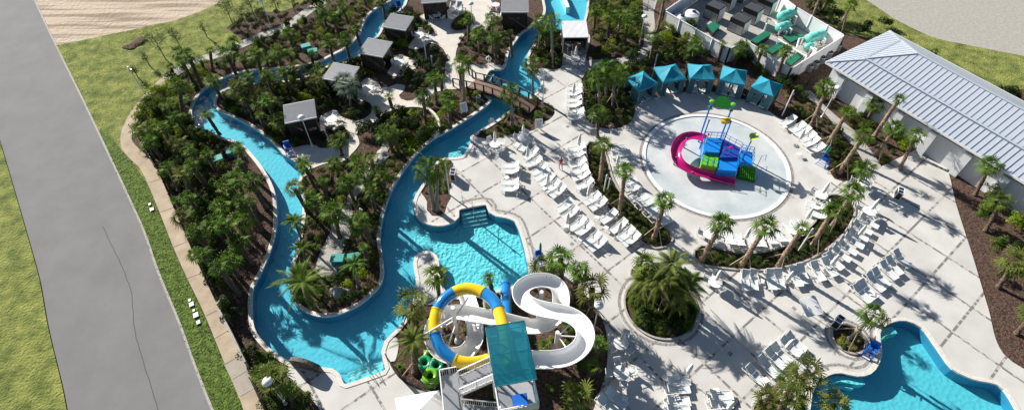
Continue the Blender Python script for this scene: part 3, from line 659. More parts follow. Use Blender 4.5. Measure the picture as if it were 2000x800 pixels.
table_set(963,29, 'behind the droopy palm below the top terrace', (200, 20), umb=False)
for u, v, wh in ((1122,162,'standing among the column of loungers by the palm bed'),(1133,262,'standing in front of the top of the curved hedge planter'),(1031,285,'standing among the shaded loungers of the table group'),(1071,339,'standing in the upper part of the diagonal lounger row'),
        (1110,416,'standing in the middle of the diagonal lounger row'),(1152,362,'standing among the blue-shaded loungers west of the hedge'),(1213,433,'standing among loungers south-west of the hedge'),(1209,302,'standing right of the hedge near its top'),(1252,364,'standing right of the hedge near the splash pad kerb'),
        (1467,444,'standing among loungers inside the crescent planter'),(1588,406,'standing left of the black bin'),(1693,438,'standing behind the right loungers of the crescent row'),(1639,497,'standing in the right half of the crescent row'),(1550,529,'standing in the middle of the crescent row'),
        (1353,710,'standing at the right of the bottom lounger block'),(1550,662,'standing among the group of six loungers'),(1434,783,'standing among loungers at the bottom edge'),(1573,251,'standing behind the loungers right of the splash pad')):
    umb_tip(u, v, wh)
# side tables
def make_side():
    r = empty('side_table'); MB().box((0, 0, .42), (.42, .42, .03)).build('tabletop', 'white', r)
    for x in (-1, 1):
        for y in (-1, 1): MB().bar((x*.18, y*.18, 0), (x*.18, y*.18, .41), .03, .03).build('leg', 'white_metal', r)
    return reg(r)
SIDE = make_side()
for u, v, wh in ((990,346,'in the block of four loungers by the activity pool'),(1063,368,'in the upper part of the diagonal row'),(1131,367,'in the row west of the curved hedge'),(1107,441,'in the middle of the diagonal row'),(1135,466,'near the lower end of the diagonal row'),(1166,424,'beside the lower hedge row'),
        (1184,444,'in the row at the foot of the curved hedge'),(1488,548,'between the two left pairs of the crescent row'),(1535,543,'between the middle loungers of the crescent row'),(1620,520,'in the right bend of the crescent row'),(1321,735,'at the top of the bottom lounger block'),(1322,775,'in the middle of the bottom lounger block'),
        (1400,762,'above the loungers at the bottom edge'),(1220,778,'at the foot of the shaded pair of loungers'),(1496,741,'at the foot of the shaded lounger pair'),(1533,247,'in front of the loungers right of the splash pad'),(1562,300,'ending the row right of the splash pad'),(1704,573,'in the slanted row at the right'),(1122,217,'in the column of loungers by the palm bed')):
    p = drop(u, v, .42); named(dup(SIDE, (p.x, p.y, 0), random.uniform(0, 1.5)), 'small square white side table', wh, 'table', 'small side tables')

# ---- lamp posts
def make_lamp():
    r = empty('lamp_post')
    MB().lathe([(0, .5), (.08, .5), (.12, .1), (.17, 0), (0, 0)], 12).build('base', 'white_metal', r)
    MB().tube([(0, 0, .1), (0, 0, 3.9)], [.055, .045], 10).build('pole', 'white_metal', r)
    h = MB().lathe([(0, 4.36), (.12, 4.35), (.26, 4.28), (.36, 4.16), (.375, 4.08), (.33, 4.06)], 20).build('lamp_shade', 'white', r, smooth=True)
    MB().lathe([(.33, 4.06), (.12, 4.02), (.10, 3.88), (0, 3.88)], 16).build('lens', 'pg_navy' if 0 else 'wall_white', h, smooth=True)
    return reg(r)
LAMP = make_lamp()
for b, t, wh in (((608,285),(590,228),'on the round paved pad in front of the left cabana'),((833,117),(828,83),'between the round bushes of the upper garden'),((923,57),(920,10),'beside the small kerbed planter of the upper terrace'),((1060,200),(1063,142),'by the bridge end on the pale deck'),
        ((1249,88),(1259,30),'beside the curved path through the shrubs at top'),((1603,235),(1639,164),'between the side path and the white building'),((1161,645),(1168,593),'between the white flume and the deck'),((556,786),(523,744),'among the bushy palms at bottom left'),((529,54),(510,-2),'in the mulch beside the pale path at top left')):
    g = G(*b); hd = V((0, 0, 0)); p = drop(t[0], t[1], 4.2); c = V(((g.x+p.x)/2, (g.y+p.y)/2, 0)); named(dup(LAMP, c, 0), 'white hooded lamp post', wh, 'lamp', 'white lamp posts')
def make_pole():
    r = empty('light_pole'); MB().tube([(0, 0, 0), (0, 0, 3.3)], [.07, .06], 10).build('pole', 'white_metal', r)
    MB().box((.0, -.1, 2.9), (.2, .22, .14)).build('fixture', 'grey_metal', r); return reg(r)
POLE = make_pole()
for b, t, wh in (((1278,131),(1284,105),'behind the second teal cabana'),((1527,226),(1552,177),'at the right end of the teal cabanas'),((1558,491),(1590,447),'in the crescent hedge beside a palm'),((1179,375),(1184,341),'left one of the pair in the curved hedge'),((1187,372),(1191,348),'right one of the pair in the curved hedge'),
        ((878,380),(870,322),'in the little peninsula bed of the activity pool'),((711,431),(701,407),'in the dark middle island bed'),((643,278),(636,262),'in the dark hedge near the round lamp pad'),((905,32),(902,8),'in the kerbed planter of the upper terrace'),((845,134),(841,109),'behind the round bushes'),((283,183),(255,128),'on the lawn at the far left')):
    g = G(*b); tp = ontop(g, t); r_ = dup(POLE, (g.x, g.y, 0), random.uniform(0, 3)); k = max(.35, min(1.3, tp.z/3.3)); r_.scale = (1, 1, k); named(r_, 'slim white post', wh, 'post', 'slim white posts')

# ---- bins, signs, guard chairs
def make_bin():
    r = empty('recycling_bin'); mb = MB()
    for x in (-1, 1):
        for y in (-1, 1): mb.bar((x*.42, y*.25, 0), (x*.42, y*.25, 1.05), .05, .05)
    for z in (.1, 1.03):
        for y in (-1, 1): mb.bar((-.42, y*.25, z), (.42, y*.25, z), .05, .05)
        for x in (-1, 1): mb.bar((x*.42, -.25, z), (x*.42, .25, z), .05, .05)
    mb.bar((0, -.25, 1.03), (0, .25, 1.03), .06, .055); mb.build('frame', 'white_metal', r)
    MB().box((0, 0, .56), (.78, .44, .86)).build('body', 'black', r)
    for x in (-.2, .2): MB().box((x, 0, 1.02), (.33, .40, .03)).build('lid', 'navy_panel', r)
    return reg(r)
BIN = make_bin()
for u, v, az, wh in ((1160,240,80,'at the foot of the tall palm bed'),(886,348,85,'by the peninsula bed of the activity pool'),(1631,634,45,'above the small kerbed palm planter'),(1241,533,45,'left of the bushy round planter'),(1750,385,60,'on the deck at the far right')):
    p = G(u, v); named(dup(BIN, (p.x, p.y, 0), R(az)), 'white-framed twin bin', wh, 'bin', 'twin bins')
def single(name, loc, rz=0): return empty(name, loc, rz)
def sign(u, v, az, wh, w_=.85, h=1.1, lines=9, lift=.35, face='white', ink='grey_metal', desc='white rules board', tilt=-14):
    p = G(u, v); r = single('rules_sign', (p.x, p.y, 0), R(az))
    for x in (-.3, .3): MB().bar((x, .02, 0), (x, .02, lift+h*.6), .05, .05).build('post', 'white_metal', r)
    mb = MB(); q = Matrix.Rotation(R(tilt), 3, 'X'); mb.box((0, 0, lift+h/2), (w_, .04, h), rot=q)
    for i in range(4): mb.box(q@V((-w_/2+w_*(i+.5)/4, 0, h/2+.04))+V((0, 0, lift+h/2)), (w_*.16, .03, .10), rot=q)
    b = mb.build('panel', face, r); mb = MB()
    for i in range(lines):
        z = h*.36-i*h*.78/lines; wd = w_*(.78 if i == 0 else random.uniform(.45, .75)); c = q@V((0, -.024, z))+V((0, 0, lift+h/2)); mb.box(c, (wd, .006, .055 if i == 0 else .03), rot=q)
    mb.build('lettering', ink, b); named(r, desc, wh, 'sign', None)
sign(1052,254,6, 'beside the grasses near the bridge end')
sign(1572,614,12, 'standing alone in the middle of the open deck', w_=1.5, h=1.5, lines=0, lift=.6, tilt=-78, desc='blank white board on two posts')
sign(907,222,25, 'in the bed left of the river bridge', face='sling', desc='grey-blue notice board')
sign(961,246,0, 'tiny, on the river bank below the bridge', w_=.4, h=.5, lines=3, lift=.5, desc='small white notice')
def guard(u, v, az, wh, tipv=None):
    p = G(u, v); r = single('lifeguard_chair', (p.x, p.y, 0), R(az)); mb = MB()
    for x in (-1, 1):
        mb.tube([(x*.38, -.45, 0), (x*.30, -.2, .95), (x*.30, .25, .95), (x*.38, .55, 0)], .035, 6); mb.bar((x*.36, -.36, .3), (x*.36, .46, .3), .04, .04); mb.bar((x*.32, -.2, 1.2), (x*.32, .25, 1.2), .08, .04)
    for z, y in ((.25, -.4), (.55, -.33), (.8, -.27)): mb.bar((-.35, y, z), (.35, y, z), .07, .04)
    mb.build('frame', 'lifeguard_blue', r)
    MB().box((0, .03, .98), (.62, .5, .06)).build('seat', 'lifeguard_blue', r)
    MB().box((0, .30, 1.30), (.60, .07, .60)).build('backrest', 'lifeguard_blue', r)
    MB().box((0, -.42, .12), (.55, .3, .06)).build('footrest', 'wall_white', r)
    named(r, 'blue lifeguard chair', wh, 'chair', 'blue lifeguard chairs')
    if tipv:
        q = r.location+V((cos(R(az)+pi/2)*.5, sin(R(az)+pi/2)*.5, 0)); s_ = single('furled_umbrella', (q.x+.25, q.y, 0))
        MB().tube([(0, 0, 0), (0, 0, 2.5)], .02, 8).build('pole', 'white_metal', s_)
        MB().lathe([(.04, 1.5), (.12, 1.58), (.11, 2.0), (.06, 2.4), (0, 2.5)], 12).build('canopy', 'teal_umb', s_, smooth=True)
        named(s_, 'furled teal umbrella', wh.replace('on ', 'behind the lifeguard chair on '), 'umbrella', 'furled teal umbrellas')
guard(1053,513,20,'on the deck at the activity pool corner', True)
guard(1694,690,-40,'on the coping of the lower right pool', True)
guard(1606,322,40,'on the right side of the splash pad', True)
guard(567,300,20,'on the bank of the lazy river by the shaded terrace')
guard(781,24,20,'on the top bend of the lazy river')
p = G(1619,404); r = single('trash_can', (p.x, p.y, 0)); MB().lathe([(0, .95), (.2, .95), (.33, .85), (.34, .1), (.3, 0), (0, 0)], 18).build('body', 'black', r, smooth=False); MB().lathe([(.22, .98), (.24, 1.02), (.34, .9), (.35, .84)], 18).build('lid', 'grey_metal', r); tag(r, 'round black trash can at the north tip of the crescent planter', 'bin')
p = G(935,200); r = single('trash_can', (p.x, p.y, 0)); MB().lathe([(0, .9), (.26, .9), (.28, 0), (0, 0)], 16).build('body', 'cover_green', r); MB().lathe([(.14, .92), (.27, .93), (.29, .88)], 16).build('lid', 'grey_metal', r); tag(r, 'grey-green round trash can under the wooden bridge', 'bin')

# ---- louvred garden cabanas
def cabana(name_where, roofc, zr=(2.9, 2.65), body=.86, kind='grey-roofed louvred cabana', ribs=26):
    "roofc: roof corners in the picture, back-left, back-right, front-right, front-left"
    P = [G(u, v, z) for (u, v), z in zip(roofc, (zr[0], zr[0], zr[1], zr[1]))]
    c = sum(P, V())/4; ax = ((P[1]-P[0])+(P[2]-P[3])).normalized(); ax.z = 0; ax.normalize(); ay = V((-ax.y, ax.x, 0))
    wx = max((P[1]-P[0]).length, (P[2]-P[3]).length)*.98; wy = abs(((P[0]+P[1])/2-(P[2]+P[3])/2).dot(ay))
    r = empty('garden_cabana', (c.x, c.y, 0), atan2(ax.y, ax.x)); z0, z1 = zr
    hx, hy = wx/2, wy/2
    mb = MB(); vs = [(-hx, hy, z0), (hx, hy, z0), (hx, -hy, z1), (-hx, -hy, z1)]; mb.add([(x, y, z) for x, y, z in vs]+[(x, y, z-.1) for x, y, z in vs], [(3, 2, 1, 0), (4, 5, 6, 7), (0, 1, 5, 4), (1, 2, 6, 5), (2, 3, 7, 6), (3, 0, 4, 7)])
    rf = mb.build('roof', 'roof_grey', r); mb = MB()
    for i in range(ribs):
        y = -hy+2*hy*(i+.5)/ribs; z = z1+(z0-z1)*(y+hy)/(2*hy)+.012
        mb.bar((-hx+.02, y, z), (hx-.02, y, z), .03, .025)
    mb.build('roof_rib', 'roof_grey', rf)
    mb = MB(); mb.bar((-hx, -hy-.03, z1-.04), (hx, -hy-.03, z1-.04), .05, .16); mb.bar((-hx, hy+.03, z0-.04), (hx, hy+.03, z0-.04), .05, .14); mb.build('fascia', 'trim_white', rf)
    bx, by = hx*body, hy*body
    for x in (-1, 1):
        for y in (-1, 1): MB().bar((x*bx, y*by, 0), (x*bx, y*by, (z0 if y > 0 else z1)-.1), .13, .13).build('post', 'wood_dark', r)
    def louvre(a, b, top):
        mb = MB(); n = 15; a, b = V(a), V(b); d = (b-a).normalized(); nn = V((-d.y, d.x, 0))
        for i in range(n):
            z = .12+i*(top-.2)/n; mb.bar(a+V((0, 0, z)), b+V((0, 0, z)), .035, .125)
        for k in range(3): q = a.lerp(b, k/2); mb.bar(q-nn*.04, q-nn*.04+V((0, 0, top)), .06, .06)
        mb.build('louvred_wall', 'wood_dark', r)
    louvre((-bx, -by, 0), (bx, -by, 0), z1-.15); louvre((-bx, by, 0), (bx, by, 0), z0-.15); louvre((-bx, -by, 0), (-bx, by, 0), z1-.15)
    MB().box((0, 0, .02), (2*bx, 2*by, .05)).build('floor', 'wood_dark', r)
    MB().box((-.2, by*.2, .28), (1.6, .7, .36)).build('bench', 'sling', r)
    named(r, kind, name_where, 'cabana', 'louvred garden cabanas'); return r
cabana('on the upper river bend, second from the top', [(765,27),(808,34),(792,59.5),(744.6,52)])
cabana('in the middle of the river bank row', [(720,75),(767.5,83),(747,112),(697,102)])
cabana('behind the bluish fan palm', [(650,122),(702,132),(681,163),(629,153)])
cabana('in front of the round lamp pad, nearest of the row', [(551.6,207),(613.7,194),(619,229),(556.7,240)])
cabana('at the top right of the garden by the river', [(978,-8),(1032,-8),(1034,24),(979,24)])
cabana('at the very top, cut by the picture edge', [(838,-28),(876,-24),(862,0),(812,11)])
# corrugated hut
P = [G(u, v, 2.7) for u, v in ((1100,43),(1146,43),(1148.5,72),(1098,71.5))]; c = sum(P, V())/4
r = empty('towel_hut', (c.x, c.y, 0)); wx = (P[2]-P[3]).length/2; wy = abs((P[0]-P[3]).y)/2
mb = MB(); n = 44
for i in range(n+1):
    x = -wx+2*wx*i/n; z = .035 if i % 2 else 0
    mb.v += [(x, wy, 2.85+z), (x, -wy, 2.6+z)]
mb.f = [(2*i+1, 2*i+3, 2*i+2, 2*i) for i in range(n)]; mb.build('roof', 'wall_white', r)
MB().bar((-wx, -wy-.02, 2.56), (wx, -wy-.02, 2.56), .05, .12).build('fascia', 'trim_white', r)
for x in (-1, 1):
    for y in (-1, 1): MB().bar((x*wx*.93, y*wy*.9, 0), (x*wx*.93, y*wy*.9, 2.58), .12, .12).build('post', 'wood_stake', r)
MB().box((0, wy*.85, 1.25), (wx*1.8, .08, 2.5)).build('back_wall', 'wood_dark', r)
for x in (-1, 1): MB().box((x*wx*.9, 0, 1.2), (.06, wy*1.5, 2.4)).build('side_wall', 'wood_dark', r)
MB().box((.2, -wy*.3, .5), (1.2, .5, 1.0)).build('counter', 'wood_deck', r)
mb = MB(); mb.bar((-.9, -wy*.86, .2), (-.9, -wy*.86, 1.4), .04, .04); mb.bar((-.3, -wy*.86, .2), (-.3, -wy*.86, 1.4), .04, .04); mb.bar((-.9, -wy*.86, 1.4), (-.3, -wy*.86, 1.4), .04, .04); mb.bar((-.9, -wy*.86, .2), (-.3, -wy*.86, .2), .04, .04); mb.build('panel_frame', 'white', r)
tag(r, 'open dark hut with a white corrugated roof beside the river', 'hut')

# ---- teal cabanas round the splash pad
def make_tent():
    r = empty('teal_cabana'); h = 1.5; z = 2.25; zp = 3.15
    mb = MB(); C = [(-h, -h), (h, -h), (h, h), (-h, h)]; n = 8
    for k in range(4):
        a, b = C[k], C[(k+1) % 4]
        for i in range(n):
            for j in range(n):
                def pt(s, t):      # s along edge, t to peak, sagging cloth
                    x = a[0]+(b[0]-a[0])*s; y = a[1]+(b[1]-a[1])*s
                    return (x*(1-t), y*(1-t), z+(zp-z)*t-.10*sin(pi*t)*(1-.3*abs(2*s-1))+.10*abs(2*s-1)*(1-t)-.05)
                mb.add([pt(i/n, j/n), pt((i+1)/n, j/n), pt((i+1)/n, (j+1)/n), pt(i/n, (j+1)/n)], [(0, 1, 2, 3)])
    cn = mb.build('canopy', 'teal_canvas', r)
    mb = MB()
    for k in range(4):
        a, b = C[k], C[(k+1) % 4]
        for i in range(6):
            s0, s1 = i/6, (i+1)/6; f = lambda s, dz: (a[0]+(b[0]-a[0])*s, a[1]+(b[1]-a[1])*s, z-.05+.10*abs(2*s-1)+dz)
            mb.add([f(s0, 0), f(s1, 0), f(s1, -.2), f(s0, -.2)], [(0, 1, 2, 3)])
    mb.build('valance', 'teal_canvas', cn)
    for x, y in C: MB().tube([(x*.97, y*.97, 0), (x*.97, y*.97, z)], .035, 8).build('pole', 'grey_metal', r)
    def curt(a, b, top=2.2, nf=14):
        mb = MB(); a, b = V(a), V(b); d = b-a; nn = V((-d.y, d.x, 0)).normalized()
        pts = [a+d*i/nf+nn*(.05 if i % 2 else -.05) for i in range(nf+1)]
        for i in range(nf): p, q = pts[i], pts[i+1]; mb.add([(p.x, p.y, .06), (q.x, q.y, .06), (q.x, q.y, top), (p.x, p.y, top)], [(0, 1, 2, 3)])
        mb.build('curtain', 'curtain', r)
    g = h*.95
    curt((-g, -g, 0), (-g+.65, -g, 0), nf=8); curt((g-.65, -g, 0), (g, -g, 0), nf=8); curt((-g, g, 0), (g, g, 0), nf=26); curt((-g, -g, 0), (-g, g*.1, 0)); curt((g, -g, 0), (g, g*.1, 0))
    return reg(r)
TENT = make_tent()
SPP = V((SPC.x, SPC.y, 0))
for cs, wh in (([(1221,154),(1248,177),(1285.5,161.5),(1259,140)], 'first from the left of five behind the splash pad'), ([(1277,132),(1294.5,160),(1340,153),(1321,126)], 'second from the left of five behind the splash pad'), ([(1341,125),(1348.5,153),(1397.5,155.5),(1390,127)], 'middle one of five behind the splash pad'),
               ([(1412,128.5),(1406,155.5),(1455,166),(1460,139)], 'fourth from the left of five behind the splash pad'), ([(1483,149),(1466.5,170),(1513,190),(1528,164.5)], 'rightmost of five behind the splash pad')):
    P = [G(u, v, 2.25) for u, v in cs]; c = sum(P, V())/4; d = P[2]-P[1]
    o = dup(TENT, (c.x, c.y, 0), atan2(d.y, d.x)); s_ = (d.length/3.0+(P[1]-P[0]).length/3.0)/2; o.scale = (s_, s_, 1)
    tag(o, 'teal canvas cabana, '+wh, 'cabana', 'teal cabanas behind the splash pad')
    fw = V((SPP.x-c.x, SPP.y-c.y, 0)).normalized(); sd_ = V((-fw.y, fw.x, 0))
    for k in (-.45, .5):
        q = V((c.x, c.y, 0))+fw*.35+sd_*k; o2 = dup(LOUNGER, q, atan2(-fw.y, -fw.x)-pi/2)
        named(o2, 'lounger inside the teal cabana,', wh, 'sun lounger', 'white sling sun loungers')
# ------------------------------------------------------------------ bridge
def bridge():
    a, b = G(921, 166), G(1042, 216); d = (b-a); L = d.length; r = empty('wooden_bridge', (a.x, a.y, 0), atan2(d.y, d.x)); hw = .95
    arch = lambda s: .25+.55*sin(pi*min(1, max(0, s)))
    mb = MB(); n = 60
    for i in range(n):
        s = (i+.5)/n; mb.box((s*L, 0, arch(s)), (L/n*.9, 2*hw, .05), rot=Matrix.Rotation(-atan2(arch(s+.01)-arch(s-.01), .02*L), 3, 'Y'))
    mb.build('deck', 'wood_deck', r)
    for sy in (-1, 1):
        mb = MB(); m2 = MB(); m3 = MB()
        for i in range(12):
            s0, s1 = i/12, (i+1)/12
            mb.bar((s0*L, sy*hw, arch(s0)-.15), (s1*L, sy*hw, arch(s1)-.15), .12, .3)
            for z in (.95, ): m2.bar((s0*L, sy*hw, arch(s0)+z), (s1*L, sy*hw, arch(s1)+z), .16, .06)
            m2.bar((s0*L, sy*hw, arch(s0)+.15), (s1*L, sy*hw, arch(s1)+.15), .05, .05)
            for z in (.35, .55, .75): m3.bar((s0*L, sy*hw, arch(s0)+z), (s1*L, sy*hw, arch(s1)+z), .012, .012)
        mb.build('beam', 'wood_dark', r); m2.build('handrail', 'wood_dark', r); m3.build('cable', 'grey_metal', r)
        for i in range(8): s = i/7; MB().bar((s*L, sy*hw, arch(s)-.2), (s*L, sy*hw, arch(s)+1.0), .14, .14).build('post', 'wood_dark', r)
    # the splayed railing at the garden end
    for sy, dx, dy in ((1, -1.4, .5), (-1, -1.7, -.4)):
        for i in range(2): q = V((dx*(i+1)/2, sy*hw+dy*(i+1)/2, 0)); MB().bar(q, q+V((0, 0, 1.15)), .14, .14).build('post', 'wood_dark', r)
        MB().bar((0, sy*hw, 1.2), (dx, sy*hw+dy, 1.15), .16, .06).build('handrail', 'wood_dark', r)
    tag(r, 'brown timber footbridge with dark railings over the lazy river', 'bridge')
bridge()
# ------------------------------------------------------------------ splash pad play structure
def splash_play():
    c = G(1400, 310); r = empty('water_playground', (c.x, c.y, 0))
    def blk(px, z0, z1, m, name):
        P = [G(u, v, z1) for u, v in px]; Q = [(p.x, p.y) for p in P]
        if area([V(q) for q in Q]) < 0: Q.reverse()
        return MB().prism(Q, z0, z1).build(name, m, r, world=True)
    blk([(1375,268),(1411,270),(1405,298),(1374,296)], .0, 1.7, 'pg_blue', 'platform')
    blk([(1411.6,270),(1447,289),(1441.5,307),(1406,307)], .0, 1.55, 'pg_navy', 'platform')
    blk([(1447.6,292),(1470,297.6),(1470,322),(1443,317)], 0, 1.5, 'pg_blue', 'platform')
    blk([(1406,308),(1441,308),(1440,334),(1401,331)], 0, 1.25, 'pg_blue', 'platform')
    blk([(1374,296.6),(1404.4,298.6),(1401,326),(1370,321)], 0, 1.35, 'pg_green', 'platform')
    # wave panel at the front
    a, b = G(1401, 332, .9), G(1440, 335, .9); mb = MB(); n = 14; d = (b-a); nn = V((d.y, -d.x, 0)).normalized()*.08
    for i in range(n):
        p, q = a+d*i/n+nn, a+d*(i+1)/n+nn; h1 = .75+.22*sin(i/n*2*pi+1); h2 = .75+.22*sin((i+1)/n*2*pi+1)
        mb.add([(p.x, p.y, 0), (q.x, q.y, 0), (q.x, q.y, h2), (p.x, p.y, h1)], [(0, 1, 2, 3)])
    mb.build('wave_panel', 'wall_white', r, world=True)
    # green stairs
    A = [G(1444, 318, 1.2), G(1476, 327, 1.2)]; B = [G(1441, 350), G(1474, 357)]
    st = MB(); n = 5
    for i in range(n):
        t0, t1 = i/n, (i+1)/n; z = 1.3*(1-t0)-.1
        q = [A[0].lerp(B[0], t0), A[1].lerp(B[1], t0), A[1].lerp(B[1], t1), A[0].lerp(B[0], t1)]; Q = [V((p.x, p.y)) for p in q]
        if area(Q) < 0: Q.reverse()
        st.prism([(p.x, p.y) for p in Q], 0, z)
    st.build('steps', 'pg_dkgreen', r, world=True)
    mb = MB()
    for i in range(8):
        t = (i+.5)/8; p, q = A[0].lerp(A[1], t), B[0].lerp(B[1], t); mb.tube([(p.x, p.y, 1.42), (q.x, q.y, .35)], .03, 6)
    mb.build('step_grille', 'pg_green', r, world=True)
    for u, v in ((1476, 330), (1477, 352), (1441, 316)):
        p = G(u, v); MB().tube([(p.x, p.y, 0), (p.x, p.y, 1.9), (p.x+.5, p.y+.1, 1.95), (p.x+.6, p.y+.1, 1.2)], .03, 6).build('handrail', 'pg_blue', r, world=True)
    # pink flume
    path = [(1377,272,1.75),(1366,267,1.7),(1350,265,1.62),(1334,270,1.52),(1324,282,1.42),(1320,297,1.30),(1323,311,1.18),(1332,322,1.06),(1345,330,.94),(1362,336,.80),(1382,341,.64),(1402,346,.48),(1420,351,.34),(1437,355,.26)]
    P = [G(u, v, z) for u, v, z in path]
    Q = []
    for i in range(len(P)-1):
        a, b, c_, d = P[max(i-1, 0)], P[i], P[i+1], P[min(i+2, len(P)-1)]
        for j in range(4): t = j/4; Q.append(.5*((2*b)+(-a+c_)*t+(2*a-5*b+4*c_-d)*t*t+(-a+3*b-3*c_+d)*t**3))
    Q.append(P[-1])
    flume_open(Q, .52, 'pink', 'pink', 'flume', r, wall=.42, rim='pink')
    for k in (10, 22, 34): p = Q[k]; MB().tube([(p.x, p.y, -.05), (p.x, p.y, p.z-.15)], .08, 8).build('support', 'grey_metal', r, world=True)
    # rocky foot under the bend
    for px, z in (([(1375,268),(1411,270)],1.7),([(1411.6,270),(1447,289)],1.55),([(1447.6,292),(1470,297.6),(1470,320)],1.5),([(1440,310),(1439,331)],1.25),([(1375,298),(1370,319),(1400,324)],1.35)):
        pp = [G(u, v, z) for u, v in px]; mb = MB()
        for a_, b_ in zip(pp, pp[1:]):
            for dz in (.35, .7): mb.tube([a_+V((0, 0, dz)), b_+V((0, 0, dz))], .022, 6)
            for k in range(4): q_ = a_.lerp(b_, k/3); mb.tube([q_, q_+V((0, 0, .75))], .028, 6)
        mb.build('guard_rail', 'pg_blue', r, world=True)
    # poles
    def pole(b, zt, m='pg_blue', rad=.07, name='pole', z0=-.04): 
        g = G(*b) if len(b) == 2 else V(b); MB().tube([(g.x, g.y, z0), (g.x, g.y, zt)], rad, 8).build(name, m, r, world=True); return V((g.x, g.y, zt))
    def ball(p, rad, m, name): MB().lathe([(0, -rad*.6), (rad*.8, -rad*.45), (rad, 0), (rad*.8, rad*.45), (0, rad*.6)], 12, p).build(name, m, r, world=True)
    hb = 5.6
    pa, pc = drop(1390.5, 198, hb), drop(1432, 204, hb)
    tops = []
    for p in (pa, pc):
        MB().tube([(p.x, p.y, -.04), (p.x, p.y, hb)], .09, 8).build('pole', 'pg_blue', r, world=True); ball((p.x, p.y, hb), .26, 'pg_green', 'pole_cap'); ball((p.x, p.y, hb-.75), .22, 'pg_dkgreen', 'collar'); tops.append(V((p.x, p.y, hb)))
    MB().tube([tops[0]+V((0, 0, -.75)), tops[1]+V((0, 0, -.75))], .035, 6).build('spray_bar', 'grey_metal', r, world=True)
    m_ = (tops[0]+tops[1])/2; q = Matrix.Rotation(R(25), 3, 'X')
    mb = MB(); vs = [m_+q@V((0.80*cos(2*pi*k/24)*rr, .68*sin(2*pi*k/24)*rr, zz)) for rr, zz in ((0.02, -.25), (.7, -.2), (1, .1), (1.02, .12), (.98, .12)) for k in range(24)]
    mb.add(vs, [(i*24+k, i*24+(k+1) % 24, (i+1)*24+(k+1) % 24, (i+1)*24+k) for i in range(4) for k in range(24)]+[tuple(96+k for k in range(24))]); mb.build('tipping_bucket', 'pg_dkgreen', r, world=True)
    MB().tube([tops[0], tops[1]], .05, 6).build('axle', 'pg_blue', r, world=True)
    pb = drop(1385, 235, 4.0); MB().tube([(pb.x, pb.y, 0), (pb.x, pb.y, 4.0)], .07, 8).build('pole', 'pg_blue', r, world=True); ball((pb.x, pb.y, 4.0), .12, 'pink', 'pole_cap')
    pd = drop(1428.5, 236, 4.0); MB().tube([(pd.x, pd.y, 0), (pd.x, pd.y, 4.0), (pd.x-.6, pd.y+.1, 4.05)], .07, 8).build('pole', 'pg_blue', r, world=True)
    mb = MB(); mb.lathe([(.05, 0), (.28, .08), (.34, .5), (.30, .9)], 12); ro = Matrix.Rotation(R(70), 3, 'Y')@Matrix.Rotation(R(20), 3, 'X'); mb.v = [tuple(ro@V(v)+V((pd.x-1.0, pd.y+.1, 3.9))) for v in mb.v]; mb.build('dump_bucket', 'pg_yellow', r, world=True)
    pe = drop(1384, 262, 2.9); MB().tube([(pe.x, pe.y, 0), (pe.x, pe.y, 2.9)], .06, 8).build('pole', 'pg_lime', r, world=True); ball((pe.x, pe.y, 2.9), .12, 'pink', 'pole_cap')
    pf = drop(1415, 292, 2.6); MB().tube([(pf.x, pf.y, 0), (pf.x, pf.y, 2.6)], .05, 8).build('pole', 'pg_blue', r, world=True); ball((pf.x, pf.y, 2.6), .1, 'pink', 'pole_cap')
    pg = drop(1428, 287, 2.6); MB().tube([(pg.x, pg.y, 0), (pg.x, pg.y, 2.5)], .05, 8).build('pole', 'pg_blue', r, world=True); ball((pg.x, pg.y, 2.55), .2, 'pink', 'spinner')
    ph = drop(1455, 300, 2.4); MB().tube([(ph.x, ph.y, 0), (ph.x, ph.y, 2.4)], .06, 8).build('pole', 'pg_dkgreen', r, world=True); ball((ph.x, ph.y, 2.4), .22, 'pg_navy', 'spinner')
    for z in (2.4, ): MB().tube([(pb.x, pb.y, z), (pd.x, pd.y, z)], .03, 6).build('spray_bar', 'pg_blue', r, world=True)
    g = G(1440, 332); tip = ontop(g, (1476, 262)); tip = G(1476, 262, 3.2); mid = V((g.x, g.y, 2.3))
    cur = [V((g.x, g.y, 0)), mid, mid.lerp(tip, .35)+V((0, 0, .45)), mid.lerp(tip, .7)+V((0, 0, .45)), tip]
    MB().tube(cur, .07, 8).build('pole', 'pg_blue', r, world=True)
    ax = (tip-mid); ax.z = 0; ax.normalize(); sd_ = V((-ax.y, ax.x, 0)); mb = MB(); L = 2.0; b0 = tip-ax*1.7+V((0, 0, .32)); n = 10
    for i in range(n):
        t0, t1 = i/n, (i+1)/n; w0, w1 = .45*sin(pi*min(.97, t0+.03)), .45*sin(pi*min(.97, t1+.03)); e0 = b0+ax*L*t0-V((0, 0, .45*t0*t0)); e1 = b0+ax*L*t1-V((0, 0, .45*t1*t1))
        for s_ in (-1, 1): mb.add([e0, e1, e1+sd_*w1*s_+V((0, 0, .12)), e0+sd_*w0*s_+V((0, 0, .12))], [(0, 1, 2, 3)])
    mb.build('leaf_spray', 'pg_lime', r, world=True)
    tag(r, 'colourful water play structure with pink slide in the round splash pad', 'playground')

